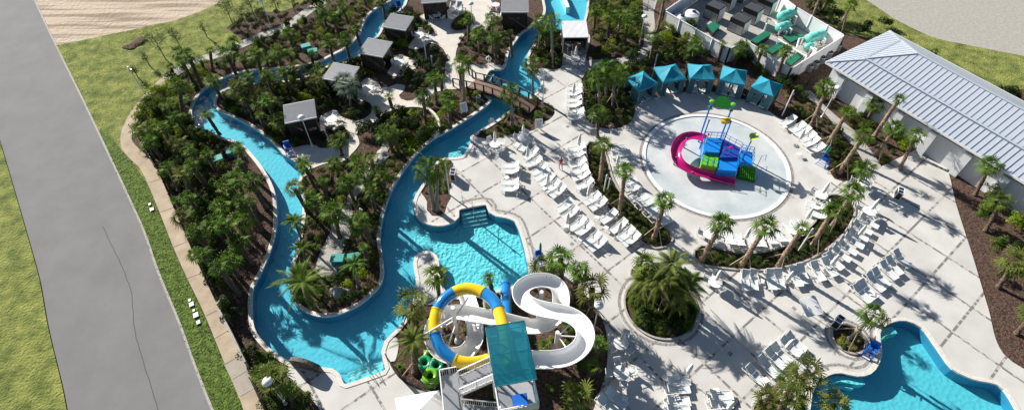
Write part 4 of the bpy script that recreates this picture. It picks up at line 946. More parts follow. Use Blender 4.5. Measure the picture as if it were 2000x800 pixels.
def frame_at(P, i):
    t = (P[min(i+1, len(P)-1)]-P[max(i-1, 0)]); t.z *= 1; t.normalize(); s = t.cross(V((0, 0, 1))); s.normalize(); u = s.cross(t); return t, s, u
def flume_open(P, rad, m, under, name, parent, wall=.5, rim='white', a0=195, a1=345, bank=None, seg=14):
    "half-pipe channel; inside skin, outside skin and rolled lips"
    mb = MB(); mo = MB(); lips = [[], []]; n = seg
    for i, p in enumerate(P):
        t, s, u = frame_at(P, i); b = bank[i] if bank else 0
        c = p+u*rad*.35
        for rr, tgt in ((rad, mb), (rad+.035, mo)):
            for k in range(n+1):
                a = R(a0+(a1-a0)*k/n+b); tgt.v.append(tuple(c+s*cos(a)*rr*1.0+u*sin(a)*rr*(wall/.5)))
        for e, a in ((0, a0), (1, a1)):
            a = R(a+b); lips[e].append(c+s*cos(a)*(rad+.02)+u*sin(a)*(rad+.02)*(wall/.5)+u*.01)
    for tgt, fl in ((mb, False), (mo, True)):
        for i in range(len(P)-1):
            for k in range(n):
                f = (i*(n+1)+k, i*(n+1)+k+1, (i+1)*(n+1)+k+1, (i+1)*(n+1)+k); tgt.f.append(tuple(reversed(f)) if fl else f)
    o = mb.build(name, m, parent, smooth=True, world=True)
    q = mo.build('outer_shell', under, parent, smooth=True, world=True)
    for l in lips: MB().tube(l, .045, 6).build('lip', rim, parent, smooth=True, world=True)
    return o
splash_play()
def spline(path, k=5):
    P = [G(u, v, z) for u, v, z in path]; Q = []
    for i in range(len(P)-1):
        a, b, c, d = P[max(i-1, 0)], P[i], P[i+1], P[min(i+2, len(P)-1)]
        for j in range(k): t = j/k; Q.append(.5*((2*b)+(-a+c)*t+(2*a-5*b+4*c-d)*t*t+(-a+3*b-3*c+d)*t**3))
    return Q+[P[-1]]
# ------------------------------------------------------------------ the two big slides
def slides():
    g = G(1060, 640); r = empty('white_water_slide', (g.x, g.y, 0))
    path = [(1012,702,5.35),(1043,703,5.25),(1075,703,5.12),(1108,697,4.98),(1133,680,4.86),(1143,658,4.74),(1138,636,4.62),(1118,619,4.5),(1090,610,4.38),(1062,605,4.26),(1037,597,4.12),(1020,583,3.98),(1018,566,3.84),(1033,553,3.7),(1055,548,3.56),(1078,552,3.42),(1092,565,3.3),(1096,584,3.2),(1092,606,3.1),(1078,626,3.0),(1055,636,2.92),(1028,637,2.84),(1000,631,2.76),(965,622,2.66),(930,616,2.56),(898,610,2.46),(872,614,2.36),(852,630,2.26),(845,652,2.16),(852,676,2.06),(870,692,1.96),(893,695,1.86),(914,685,1.76),(927,664,1.62),(928,640,1.45),(922,612,1.2),(915,588,.85),(910,566,.35)]
    Q = spline(path, 4)
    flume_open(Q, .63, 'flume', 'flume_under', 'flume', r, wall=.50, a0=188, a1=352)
    for c in [3, 9, 16]:
        pass
    sp = [(1062,600,3.2,4.4),(1086,655,2.0,4.2)]
    def col(u, v, h, arms, name='column'):
        p = drop(u, v, h); mb = MB().tube([(p.x, p.y, 0), (p.x, p.y, h)], .16, 10); mb.lathe([(0, .5), (.2, .5), (.34, 0)], 12, (p.x, p.y, 0)); o = mb.build(name, 'white_metal', r, smooth=False, world=True)
        for (au, av, az) in arms:
            q = G(au, av, az); mb = MB(); mb.tube([(p.x, p.y, az-.7), (q.x, q.y, az-.6)], .05, 6); mb.tube([(p.x, p.y, az-.65), (q.x, q.y, az-.6)], .06, 6); mb.build('support_arm', 'white_metal', r, world=True)
    col(1058, 569, 3.9, [(1020,575,3.9),(1050,549,3.5),(1094,575,3.2),(1030,592,3.9)])
    col(1089, 648, 4.6, [(1138,650,4.7),(1120,620,4.4),(1120,690,4.9)])
    col(884, 600, 5.4, [(849,622,4.0),(918,566,4.4),(898,610,2.4),(850,655,2.2),(866,692,3.4)])
    MB().tube([G(825,655,4.3), G(884,620,4.6)], .07, 8).build('support_arm', 'white_metal', r, world=True); MB().tube([G(846,650,3.4), G(886,626,4.4)], .06, 8).build('support_arm', 'white_metal', r, world=True)
    tag(r, 'white open water slide winding in two loops beside the tower', 'water slide')
    g = G(900, 640); r = empty('enclosed_water_slide', (g.x, g.y, 0))
    path = [(998,712,5.5),(990,680,5.4),(986,650,5.3),(978,618,5.15),(966,590,5.0),(944,571,4.85),(914,563,4.7),(886,571,4.52),(862,591,4.35),(850,620,4.15),(850,652,3.95),(863,682,3.75),(888,702,3.5),(915,708,3.3),(945,704,3.0),(970,690,2.6),(984,664,2.1),(989,632,1.6),(989,602,1.2),(988,578,.9),(987,556,.65)]
    Q = spline(path, 6); N = len(Q)
    cuts = [(0, 21, 'tube_yellow'), (21, 30, 'tube_blue'), (30, 42, 'tube_yellow'), (42, 51, 'tube_blue'), (51, 60, 'tube_yellow'), (60, 72, 'tube_blue'), (72, 88, 'tube_yellow'), (88, 100, 'tube_blue'), (100, N-1, 'tube_blue')]
    for a, b, m in cuts:
        s = MB().tube(Q[a:b+1], .46, 20, caps=False).build('tube_section', m, r, smooth=True, world=True)
        t, s1, u = frame_at(Q, a); c = Q[a]; mb = MB(); mb.tube([c-t*.05, c+t*.05], .50, 20); mb.build('flange', m, r, world=True)
    c = Q[-1]; MB().tube([Q[-2]-V((0, 0, 0)), c+(c-Q[-2])*.2], .5, 20, caps=False).build('exit_rim', 'tube_blue', r, smooth=True, world=True)
    for k in (30, 48, 58, 68, 82, 104):
        p = Q[k]; q = V((p.x, p.y, 0)); MB().tube([q, (p.x, p.y, p.z-.45)], .08, 8).build('support', 'white_metal', r, world=True)
    tag(r, 'enclosed water slide tube in blue and yellow sections curling from the tower', 'water slide')
    # ---- tower
    C = [G(u, v, 8.0) for u, v in ((948,636),(1024,623),(1047,737.5),(969,752))]; c = sum(C, V())/4; ax = (C[1]-C[0]+C[2]-C[3]).normalized(); ay = V((-ax.y, ax.x, 0))
    wx = (C[1]-C[0]).length/2; wy = (C[0]-C[3]).length/2; r = empty('slide_tower', (c.x, c.y, 0), atan2(ax.y, ax.x)); FZ = 5.4
    mb = MB(); n = 6
    for i in range(n):
        y0, y1 = -wy+2*wy*i/n, -wy+2*wy*(i+1)/n; mb.add([(-wx, y0, 8.0-.18*abs(2*i/n-1)**2), (wx, y0, 8.0-.18*abs(2*i/n-1)**2), (wx, y1, 8.0-.18*abs(2*(i+1)/n-1)**2), (-wx, y1, 8.0-.18*abs(2*(i+1)/n-1)**2)], [(0, 1, 2, 3)])
    cn = mb.build('shade_canopy', 'tower_shade', r)
    mb = MB()
    for y in (-wy, -wy*.8, -wy*.02-.0, wy*.45, wy*.8, wy): mb.tube([(-wx, y, 7.82), (wx, y, 7.82)], .035, 6)
    for x in (-wx, 0.05, wx): mb.tube([(x, -wy, 7.78), (x, wy, 7.78)], .035, 6)
    mb.build('canopy_frame', 'teal_dark', cn)
    # platform (a touch longer than the canopy towards the stairs)
    MB().box((0, -.5, FZ-.1), (2*wx*.98, 2*wy+.9, .2)).build('platform', 'tower_floor', r)
    for x in (-1, 1):
        for y in (-wy-.8, 0, wy-.1): MB().tube([(x*wx*.92, y, 0), (x*wx*.92, y, 7.8 if y > -wy else FZ+1.1)], .09, 8).build('column', 'white_metal', r)
    inv0 = Matrix.Rotation(-atan2(ax.y, ax.x), 3, 'Z')
    def rail(a, b, h=1.05, nm='railing', par=None):
        a, b = V(a), V(b); up = V((0, 0, h)); mb = MB(); L = (b-a).length; n = max(2, int(L/.13)); mb.bar(a+up, b+up, .07, .06); mb.bar(a+V((0, 0, .1)), b+V((0, 0, .1)), .04, .05); mb.bar(a+up*.9, b+up*.9, .03, .03)
        for i in range(n+1): p = a.lerp(b, i/n); w_ = .07 if i % 9 == 0 or i == n else .022; mb.bar(p, p+up, w_, w_)
        mb.build(nm, 'white_metal', par or r)
    y0, y1 = -wy-.95, wy-.05; X = wx*.97
    rail((X, y0, FZ), (X, y1, FZ)); tq = inv0@(G(966,722,FZ)-V((r.location.x, r.location.y, 0))); rail((-X, y0, FZ), (-X, tq.y-.66, FZ)); rail((-X, tq.y+.66, FZ), (-X, y1, FZ)); rail((-X, y0, FZ), (X, y0, FZ)); rail((-X, y1, FZ), (-.6, y1, FZ))
    MB().box((.25, y0-.02, FZ+.5), (2*wx*.8, .05, .75)).build('panel', 'wall_white', r)
    MB().box((.2, y0+.55, FZ+.35), (.95, .8, .35)).build('start_tub', 'lifeguard_blue', r)
    tag(r, 'white steel slide tower with a translucent teal shade roof', 'tower')
    # ---- stairs, a thing of its own joined at the landing
    inv = Matrix.Rotation(-r.rotation_euler.z, 3, 'Z')
    s = empty('tower_stairs', G(900, 770)); 
    def toW(p): return r.location+Matrix.Rotation(atan2(ax.y, ax.x), 3, 'Z')@V(p)
    def flight(a, b, z0, z1, w_, nst, nm='flight'):
        "a,b ground points; climbs from z0 at a to z1 at b"
        a, b = V((a.x, a.y, 0)), V((b.x, b.y, 0)); d = (b-a); L = d.length; d.normalize(); sd_ = V((-d.y, d.x, 0)); an = atan2(d.y, d.x)
        mb = MB()
        for i in range(nst): t = (i+.5)/nst; p = a+d*L*t; mb.box((p.x, p.y, z0+(z1-z0)*(i+1)/nst-.02), (L/nst*1.02, w_, .04), rz=an)
        mb.build('tread', 'tower_floor', s, world=True)
        for sg in (-1, 1):
            o = sd_*sg*w_/2; A, B = a+o+V((0, 0, z0)), b+o+V((0, 0, z1))
            mb = MB(); mb.bar(A-V((0, 0, .12)), B-V((0, 0, .12)), .05, .28); mb.build('stringer', 'white_metal', s, world=True)
            mb = MB(); up = V((0, 0, 1.0)); mb.bar(A+up, B+up, .07, .06); n = int(L/.13); mb.bar(A+up*.12, B+up*.12, .03, .04)
            for i in range(n+1): p = A.lerp(B, i/n); mb.bar(p, p+up, .022 if i % 9 else .07, .022 if i % 9 else .07)
            mb.build('railing', 'white_metal', s, world=True)
    def plat(P, z, rails=()):
        Q = [V((p.x, p.y)) for p in P]
        if area(Q) < 0: Q.reverse()
        MB().prism([(p.x, p.y) for p in Q], z-.18, z).build('landing', 'tower_floor', s, world=True)
        for a, b in rails:
            A, B = V((P[a].x, P[a].y, z)), V((P[b].x, P[b].y, z)); mb = MB(); up = V((0, 0, 1.02)); mb.bar(A+up, B+up, .07, .06); n = int((B-A).length/.13)
            for i in range(n+1): p = A.lerp(B, i/n); mb.bar(p, p+up, .022 if i % 9 else .07, .022 if i % 9 else .07)
            mb.build('railing', 'white_metal', s, world=True)
        for p in P: MB().tube([(p.x, p.y, 0), (p.x, p.y, z)], .07, 8).build('column', 'white_metal', s, world=True)
    z1 = 3.75
    top = G(966, 722, FZ); l0 = G(898, 752, z1)
    flight(l0, top, z1, FZ, 1.25, 10)
    P = [G(865,733,z1), G(896,728,z1), G(902,768,z1), G(872,800,z1), G(858,840,z1), G(840,840,z1)]
    P = [G(861,733,z1), G(893,727,z1), G(900,772,z1), G(904,830,z1), G(872,836,z1)]
    plat(P, z1, ((0, 1), (0, 4)))
    f2a = G(1012, 818, 2.0); f2b = G(904, 808, z1)
    flight(f2a, f2b, 2.0, z1, 1.3, 10)
    P2 = [G(1012,796,2.0), G(1032,794,2.0), G(1036,842,2.0), G(1013,842,2.0)]
    plat(P2, 2.0, ((1, 2), (0, 1)))
    tag(s, 'white steel stairs with landings and picket railings below the slide tower', 'stairs')
slides()
# ---- inner tubes
def make_ring(m):
    mb = MB(); n, k = 24, 12
    vs = [((.42+.19*cos(b))*cos(a), (.42+.19*cos(b))*sin(a), .17+.17*sin(b)) for a in [2*pi*i/n for i in range(n)] for b in [2*pi*j/k for j in range(k)]]
    mb.add(vs, [(i*k+j, ((i+1) % n)*k+j, ((i+1) % n)*k+(j+1) % k, i*k+(j+1) % k) for i in range(n) for j in range(k)]); o = mb.build('swim_ring', m, smooth=True)
    for i in range(2):
        a = i*pi; MB().tube([(.62*cos(a-.2), .62*sin(a-.2), .2), (.68*cos(a), .68*sin(a), .26), (.62*cos(a+.2), .62*sin(a+.2), .2)], .025, 6).build('handle', 'white', o)
    return reg(o)
RT, RL = make_ring('tube_teal'), make_ring('tube_lime')
for (u, v, n, kd, wh) in ((832,716,3,0,'left teal'),(854,722,3,0,'right teal'),(842,700,2,1,'back lime'),(843,745,4,1,'front lime')):
    for i in range(n):
        p = G(u, v); o = dup(RL if kd else RT, (p.x+random.uniform(-.04, .04), p.y+random.uniform(-.04, .04), .34*i-.03), random.uniform(0, 3))
        pos = 'topmost' if i == n-1 else ('bottom' if i == 0 else ORD[i]+' from the ground')
        tag(o, ('lime' if kd else 'teal')+' swim ring, '+pos+' in the '+wh+' stack by the tower', 'swim ring', 'stacked swim rings')
# ---- big white shade at the bottom
def shade():
    P = [G(u, v, 2.6) for u, v in ((771,777),(857,761),(880,838),(786,850))]; c = sum(P, V())/4; r = empty('square_parasol', (c.x, c.y, 0)); pk = V((c.x, c.y, 3.4)); mb = MB()
    for i in range(4): mb.add([P[i], P[(i+1) % 4], pk], [(0, 1, 2)] if (P[(i+1) % 4]-P[i]).cross(pk-P[i]).z > 0 else [(0, 2, 1)])
    for i in range(4): a, b = P[i], P[(i+1) % 4]; mb.add([a, b, b-V((0, 0, .22)), a-V((0, 0, .22))], [(0, 1, 2, 3)])
    mb.build('canopy', 'canvas_white', r, world=True); MB().tube([(c.x, c.y, 0), (c.x, c.y, 3.3)], .05, 8).build('pole', 'white_metal', r, world=True)
    for p in P: MB().tube([(p.x, p.y, 2.58), (c.x, c.y, 3.2)], .018, 6).build('rib', 'white_metal', r, world=True)
    MB().box((c.x, c.y, .06), (.9, .9, .12)).build('base', 'grey_metal', r, world=True)
    tag(r, 'large open white square parasol left of the tower stairs', 'parasol')
shade()
# ---- equipment yard
def fence_panel_run(r, a, b, h, m='vinyl', cap=True):
    a, b = V((a.x, a.y, 0)), V((b.x, b.y, 0)); L = (b-a).length; d = (b-a).normalized(); mb = MB(); mb.bar(a+V((0, 0, h/2)), b+V((0, 0, h/2)), .05, h-.06); mb.build('panel', m, r, world=True)
    mb = MB(); mb.bar(a+V((0, 0, h)), b+V((0, 0, h)), .12, .09); mb.bar(a+V((0, 0, .12)), b+V((0, 0, .12)), .10, .12); mb.build('rail', m, r, world=True)
    n = max(1, int(L/2.2))
    for i in range(n+1): p = a.lerp(b, i/n); mb = MB(); mb.bar(p, p+V((0, 0, h+.1)), .16, .16); mb.build('post', m, r, world=True)
YN = ('left', 'lower left', 'jogged lower', 'lower right', 'right', 'upper right', 'far upper', 'upper left')
for i in range(len(YF)):
    a, b = YF[i], YF[(i+1) % len(YF)]; r = empty('vinyl_fence', (a.x, a.y, 0)); fence_panel_run(r, a, b, 2.2)
    tag(r, 'white vinyl fence run on the '+YN[i]+' side of the equipment yard', 'fence', 'white fence round the equipment yard')
yax = (V((YF[3].x, YF[3].y))-V((YF[0].x, YF[0].y))); YA = atan2(yax.y, yax.x)
def unit():
    r = empty('pool_heater'); MB().box((0, 0, .75), (1.5, 1.2, 1.5)).build('body', 'black', r); r.scale = (1.4, 1.45, 1.3)
    mb = MB()
    for i in range(9): mb.box((0, -.5+i*.125, 1.53), (1.4, .04, .05))
    mb.build('grille', 'grey_metal', r)
    for x in (-.37, .37): MB().box((x, -.612, .55), (.70, .02, .9)).build('front_panel', 'grey_metal', r)
    MB().box((.762, 0, .75), (.02, 1.1, 1.4)).build('side_panel', 'vinyl', r); return reg(r)
UNIT = unit()
for u, v in ((1395,25),(1443,50),(1418,5),(1468,30),(1497,12),(1446,-12)):
    p = drop(u, v, .8); named(dup(UNIT, (p.x, p.y, 0), YA), 'black louvred pool heater cabinet', 'in the fenced equipment yard', 'heater', 'pool heater cabinets')
def tank(u, v, L, rad, az, m='seafoam', z=.9, wh=''):
    p = drop(u, v, z); r = empty('filter_tank', (p.x, p.y, 0), R(az)); mb = MB()
    prof = [(-L/2, 0), (-L/2+.02, rad*.5), (-L/2+.15, rad*.85), (-L/2+.35, rad), (L/2-.35, rad), (L/2-.15, rad*.85), (L/2-.02, rad*.5), (L/2, 0)]
    mb.tube([(x, 0, z) for x, _ in prof], [max(.01, q) for _, q in prof], 20); mb.build('vessel', m, r, smooth=True)
    for x in (-L*.25, L*.25): MB().box((x, 0, (z-rad*.5)/2), (.15, rad*1.4, z-rad*.5)).build('saddle', 'grey_metal', r)
    mb = MB(); mb.tube([(-L*.2, -rad, z), (-L*.2, -rad-.5, z), (-L*.2, -rad-.5, .2), (L*.4, -rad-.5, .2)], .09, 8); mb.tube([(L*.1, -rad, z+.2), (L*.1, -rad-.6, z+.2), (L*.1, -rad-.6, .3)], .09, 8); mb.build('pipe', 'white', r)
    MB().lathe([(0, .12), (.16, .1), (.18, 0)], 12, (0, 0, z+rad)).build('hatch', m, r)
    tag(r, wh, 'tank', 'pool filter tanks')
tank(1539,28,3.2,.62,25,z=1.3,wh='large seafoam filter tank, upper left in the equipment yard')
tank(1530,52,2.2,.6,25,z=.8,wh='short seafoam filter tank below the large one in the yard')
tank(1594,71,3.0,.6,25,z=1.1,wh='seafoam filter tank in the right part of the equipment yard')
tank(1580,91,1.4,.45,25,z=.6,wh='smallest seafoam tank, low in the right part of the yard')
for u, v, rad, wh in ((1328,34,.95,'smaller round white water tank at the left corner of the yard'),(1350,26,1.15,'larger round white water tank at the left corner of the yard')):
    p = drop(u, v, 1.3); r = empty('water_tank', (p.x, p.y, 0)); MB().lathe([(0, 1.55), (rad*.5, 1.5), (rad*.95, 1.3), (rad, 1.2), (rad, 0), (0, 0)], 28).build('vessel', 'vinyl', r, smooth=False); MB().lathe([(0, .14), (.26, .12), (.28, 0)], 14, (rad*.3, 0, 1.5)).build('hatch', 'black', r); tag(r, wh, 'tank')
def cover(px, h, wh, m='cover_green'):
    P = [G(u, v, h) for u, v in px]; c = sum(P, V())/len(P); r = empty('pump_cover', (c.x, c.y, 0)); Q = [V((p.x, p.y)) for p in P]
    if area(Q) < 0: Q.reverse()
    MB().prism([(p.x, p.y) for p in Q], 0, h-.08).build('housing', 'black', r, world=True)
    Q2 = offset(Q, .06); MB().prism([(p.x, p.y) for p in Q2], h-.08, h).build('lid', m, r, world=True)
    mb = MB()
    for t in (.33, .66): a = V((*Q[0].lerp(Q[1], t), h+.015)); b = V((*Q[3].lerp(Q[2], t), h+.015)); mb.bar(a, b, .04, .03)
    mb.build('seam', 'teal_dark', r, world=True); tag(r, wh, 'cover', 'green pump covers')
cover([(1382,50),(1394,42),(1406,50),(1393,64)], .7, 'dark green cover at the left of the equipment yard')
cover([(1467,79),(1496,60),(1506,66),(1478,84)], .9, 'long dark green cover in the middle of the equipment yard')
cover([(1497,98),(1530,79),(1538,85),(1508,104)], .5, 'dark green pit cover below the pipes in the yard')
cover([(1530,70),(1552,60),(1570,70),(1545,82)], .4, 'broad dark green pit cover between the filter tanks')
cover([(1535,118),(1562,100),(1571,105),(1545,126)], .5, 'dark green pit cover in the lower corner of the yard')
cover([(1348,48),(1357,43),(1364,53),(1355,56)], .4, 'small dark green cover by the white tanks')
mb_r = empty('yard_pipework', G(1560, 90)); 
for px in ([(1521,77),(1545,92),(1575,110)], [(1497,48),(1499,36),(1515,44),(1525,56)], [(1556,94),(1561,76),(1570,74)], [(1585,92),(1592,100),(1584,108)]):
    P = [G(u, v, 1.0) for u, v in px]; MB().tube([V((P[0].x, P[0].y, 0))]+P+[V((P[-1].x, P[-1].y, 0))], .11, 8).build('pipe', 'white', mb_r, world=True)
tag(mb_r, 'white plastic pipework linking the filters in the equipment yard', 'pipes')
for i, (u, v) in enumerate(((1578,138),(1590,132),(1602,122),(1616,112),(1634,97))):
    p = G(u, v); r = empty('condenser', (p.x, p.y, 0), YA); MB().lathe([(0, .85), (.40, .85), (.43, .78), (.43, 0), (0, 0)], 18).build('body', 'grey_metal', r); MB().lathe([(.1, .88), (.33, .87), (.36, .85)], 18).build('fan_guard', 'black', r)
    named(r, 'round grey condenser', 'between the yard fence and the white building', 'condenser', 'condensers behind the building')
# ---- white building
def building():
    ze = 3.7; P0 = G(1613, 121, ze); P1 = G(1720, 51, ze); E = G(1747, 202, ze); u = (E-P0); u.z = 0; u.normalize(); v = V((-u.y, u.x, 0)); D = abs((P1-P0).dot(v)); L = 30
    if (P1-P0).dot(v) < 0: v = -v
    r = empty('bath_house', (P0.x, P0.y, 0), 0)
    def p(a, b, z): q = P0+u*a+v*b; return V((q.x, q.y, z))
    ov = .75
    # walls
    W_ = [p(ov, ov, 0), p(L-ov, ov, 0), p(L-ov, D-ov, 0), p(ov, D-ov, 0)]; Q = [V((q.x, q.y)) for q in W_]
    if area(Q) < 0: Q.reverse()
    MB().prism([(q.x, q.y) for q in Q], 0, ze-.05).build('wall', 'wall_white', r, world=True)
    rf = None
    mb = MB(); i1, z2, z3 = 2.6, ze+.95, ze+2.5
    O = [p(0, 0, ze), p(L, 0, ze), p(L, D, ze), p(0, D, ze)]; I = [p(i1, i1, z2), p(L-i1, i1, z2), p(L-i1, D-i1, z2), p(i1, D-i1, z2)]
    K = [p(D/2, D/2, z3), p(L-D/2, D/2, z3)]; I2 = [q+V((0, 0, .14)) for q in I]
    mb.add(O+I+I2+K, [(0, 1, 5, 4), (1, 2, 6, 5), (2, 3, 7, 6), (3, 0, 4, 7), (4, 5, 9, 8), (5, 6, 10, 9), (6, 7, 11, 10), (7, 4, 8, 11), (8, 9, 13, 12), (9, 10, 13), (10, 11, 12, 13), (11, 8, 12)])
    rf = mb.build('roof', 'roof_metal', r, world=True)
    mb = MB(); 
    for q in range(4): a, b = O[q], O[(q+1) % 4]; mb.bar(a-V((0, 0, .1)), b-V((0, 0, .1)), .12, .22)
    mb.build('gutter', 'trim_white', r, world=True)
    s = MB(); st = .55; k = 0
    x = st
    while x < L-st:
        a = min(x, L-x)
        if a < i1: s.bar(p(x, 0, ze+.03), p(x, a, ze+.03+.95*a/i1), .035, .05)
        else: s.bar(p(x, 0, ze+.03), p(x, i1, z2+.03), .035, .05)
        if a > i1:
            m_ = min(a, D/2); s.bar(p(x, i1, z2+.16), p(x, m_, z2+.16+(z3-z2-.14)*(m_-i1)/(D/2-i1)), .035, .05)
        x += st
    y = st
    while y < D-st:
        a = min(y, D-y); aa = min(a, i1); s.bar(p(0, y, ze+.03), p(aa, y, ze+.03+.95*aa/i1), .03, .04)
        if a > i1: s.bar(p(i1, y, z2+.16), p(a, y, z2+.16+(z3-z2-.14)*(a-i1)/(D/2-i1)), .03, .04)
        y += st
    s.build('standing_seam', 'seam', rf, world=False) if 0 else None
    o = s.build('standing_seam', 'seam', r, world=True)
    mb = MB()
    for a, b in ((O[0], I[0]), (O[3], I[3]), (O[1], I[1]), (I2[0], K[0]), (I2[3], K[0]), (K[0], K[1]), (I2[0], I2[1]), (I2[0], I2[3])): mb.bar(a+V((0, 0, .05)), b+V((0, 0, .05)), .22, .06)
    mb.build('ridge_cap', 'roof_metal', r, world=True)
    x = 1.2; i = 0
    while x < L-1:
        a = p(x+ov, ov-.22, 0); c = a+u*.35; MB().box((c.x, c.y, 1.5), (.75, .5, 3.0), rz=atan2(u.y, u.x)).build('pilaster', 'wall_white', r, world=True)
        c = p(x+ov+2.0, ov-.03, 3.15); w_ = MB().box(c, (2.1, .08, .5), rz=atan2(u.y, u.x)).build('window', 'glass_dark', r, world=True)
        MB().box(p(x+ov+2.0, ov-.06, 2.86), (2.3, .14, .07), rz=atan2(u.y, u.x)).build('window_sill', 'trim_white', r, world=True)
        x += 3.6; i += 1
    tag(r, 'white building with a ribbed grey metal hip roof at the right', 'building')
building()
# ---- fences along the sidewalk
def picket(px, name_lab, h=1.5, z0=0, m='iron'):
    c = smoothpoly([G(u, v) for u, v in px], False, 1.6); r = empty('iron_fence', (c[0].x, c[0].y, 0))
    rails = MB(); pk = MB()
    for i in range(len(c)-1):
        a, b = V((*c[i], 0)), V((*c[i+1], 0)); L = (b-a).length
        for z in (.15, h-.12): rails.bar(a+V((0, 0, z)), b+V((0, 0, z)), .03, .04)
        n = int(L/.12)
        for k in range(n): q = a.lerp(b, k/n); pk.bar(q+V((0, 0, .05)), q+V((0, 0, h)), .018, .018)
        if i % 1 == 0: MB().bar(a, a+V((0, 0, h+.08)), .06, .06).build('post', m, r, world=True)
    rails.build('rail', m, r, world=True); pk.build('picket', m, r, world=True); tag(r, name_lab, 'fence')
picket([(264,262),(292,303),(321,352),(352,422),(400,532),(431,597)], 'thin black iron fence along the garden side of the tan sidewalk')
picket([(500,752),(520,795),(545,850)], 'short run of black iron fence at the bottom of the sidewalk')
picket([(757,702),(778,733),(805,753),(832,760),(864,761)], 'low black iron fence at the edge of the swim ring corner', 1.1)
picket([(1238,-2),(1250,8),(1264,16)], 'black iron fence left of the gate on the top path')
picket([(1566,183),(1577,165),(1590,170)], 'black iron gate across the side path by the building', 1.4)
picket([(1264,18),(1276,21)], 'black iron gate across the top path', 1.6)
def wallrun(px, h, wd, m, lab, name='garden_wall'):
    r = empty(name, G(*px[0])); c = [G(u, v) for u, v in px]; mb = MB()
    for a, b in zip(c, c[1:]): mb.bar(a+V((0, 0, h/2)), b+V((0, 0, h/2)), wd, h)
    mb.build('panel', m, r, world=True); mb = MB()
    for a, b in zip(c, c[1:]): mb.bar(a+V((0, 0, h+.02)), b+V((0, 0, h+.02)), wd+.08, .05)
    mb.build('cap', m, r, world=True)
    tag(r, lab, 'wall')
wallrun([(434,612),(460,662),(486,716)], .9, .12, 'kerb', 'low beige screen wall along the right edge of the tan sidewalk')
wallrun([(432,606),(450,590)], 1.1, .1, 'kerb', 'short beige return of the screen wall pointing into the shrubs')
# ribbon rope rail
def rope(px, h, lab, m='wood_stake'):
    c = [G(u, v) for u, v in px]; r = empty('rope_rail', c[0])
    for q in c: MB().tube([q, q+V((0, 0, h))], .05, 6).build('post', m, r, world=True)
    MB().tube([q+V((0, 0, h*.9)) for q in c], .025, 5).build('rope', m, r, world=True); tag(r, lab, 'railing')
rope([(898,106),(920,112),(955,122)], .9, 'low rope rail on posts in the bed above the bridge')
# pale life ring
p = G(955,127); r = empty('life_ring_stand', (p.x, p.y, 0)); MB().tube([(0, 0, 0), (0, 0, 1.4)], .05, 8).build('post', 'white_metal', r)
mb = MB(); n, k = 18, 8; mb.add([((.30+.08*cos(b))*cos(a), -.1+.08*sin(b), 1.0+(.30+.08*cos(b))*sin(a)) for a in [2*pi*i/n for i in range(n)] for b in [2*pi*j/k for j in range(k)]], [(i*k+j, ((i+1) % n)*k+j, ((i+1) % n)*k+(j+1) % k, i*k+(j+1) % k) for i in range(n) for j in range(k)]); mb.build('life_ring', 'white', r, smooth=True)
tag(r, 'white life ring on a post beside the river steps', 'life ring')
# pump boxes in the shrubs
def pump(u, v, az, lab, m='teal_umb'):
    p = G(u, v); r = empty('pump_box', (p.x, p.y, 0), R(az)); MB().box((0, 0, .35), (1.05, .75, .7)).build('body', m, r); MB().box((0, 0, .73), (1.15, .85, .07)).build('lid', m, r); MB().box((.25, -.62, .2), (.6, .4, .4)).build('pump', 'grey_metal', r); tag(r, lab, 'pump box', 'green pump boxes')
pump(428,318,30,'teal pump box with a grey pump, left one in the dark strip bed'); pump(457,302,30,'teal pump box, right one in the dark strip bed beside the river')
pump(600,98,25,'green pump box near the top river bend, upper one'); pump(613,108,15,'green pump box near the top river bend, lower one'); pump(694,510,10,'round-topped green pump box in the middle island'); pump(662,512,0,'low dark green box beside the stone path end')
# valve boxes in the verge
for i, (u, v, s) in enumerate(((293,399,.26),(297,409,.40),(371,586,.26),(374.5,594,.46),(379,606,.24),(383,615,.50),(388,629,.38))):
    p = G(u, v); r = empty('valve_box', (p.x, p.y, 0), R(-60)); MB().box((0, 0, .0), (s, s*.8, .12)).build('body', 'grey_metal', r); MB().box((0, 0, .07), (s*.9, s*.7, .03)).build('lid', 'white', r)
    tag(r, ('small' if s < .3 else 'large')+' white valve box lid, '+ordn(i)+' from the top in the grass verge', 'valve box', 'valve boxes in the verge')
# boulders and the dark rock screen
def boulder(u, v, sx, sy, sz, m, lab, seed=0, z=0, az=0):
    rnd = random.Random(seed); me = bmesh.new(); bmesh.ops.create_icosphere(me, subdivisions=3, radius=1)
    for q in me.verts:
        n_ = 1+.18*sin(q.co.x*3.1+seed)+.14*sin(q.co.y*4.3+seed*2)+.10*sin(q.co.z*5.7+q.co.x*4+seed)+rnd.uniform(-.03, .03); q.co *= n_; q.co = V((q.co.x*sx, q.co.y*sy, q.co.z*sz))
    md = bpy.data.meshes.new('boulder'); me.to_mesh(md); me.free(); md.materials.append(M[m]); o = bpy.data.objects.new('boulder', md); COL.objects.link(o); p = G(u, v); o.location = (p.x, p.y, z+sz*.3); o.rotation_euler = (0, 0, R(az)); tag(o, lab, 'rock')
boulder(665,573,.85,.5,.45,'boulder_light','pale blue-grey flat rock near the island tip',3); boulder(600,655,.01,.01,.01,'rock','x',1) if 0 else None
[boulder(262+dx,86+dy,a_,a_*.7,.14,'mulch',lab_,i_,0,20) for i_,(dx,dy,a_,lab_) in enumerate(((-8,5,.9,'left heap of dark mulch dumped on the lawn at far left'),(4,-1,1.0,'middle heap of dark mulch dumped on the lawn at far left'),(15,-8,.8,'right heap of dark mulch dumped on the lawn at far left')))]; boulder(748,308,.7,.9,.4,'boulder_light','pale rock beside the winding stone path',9)
P = [G(574,711,0), G(628,724,0)]
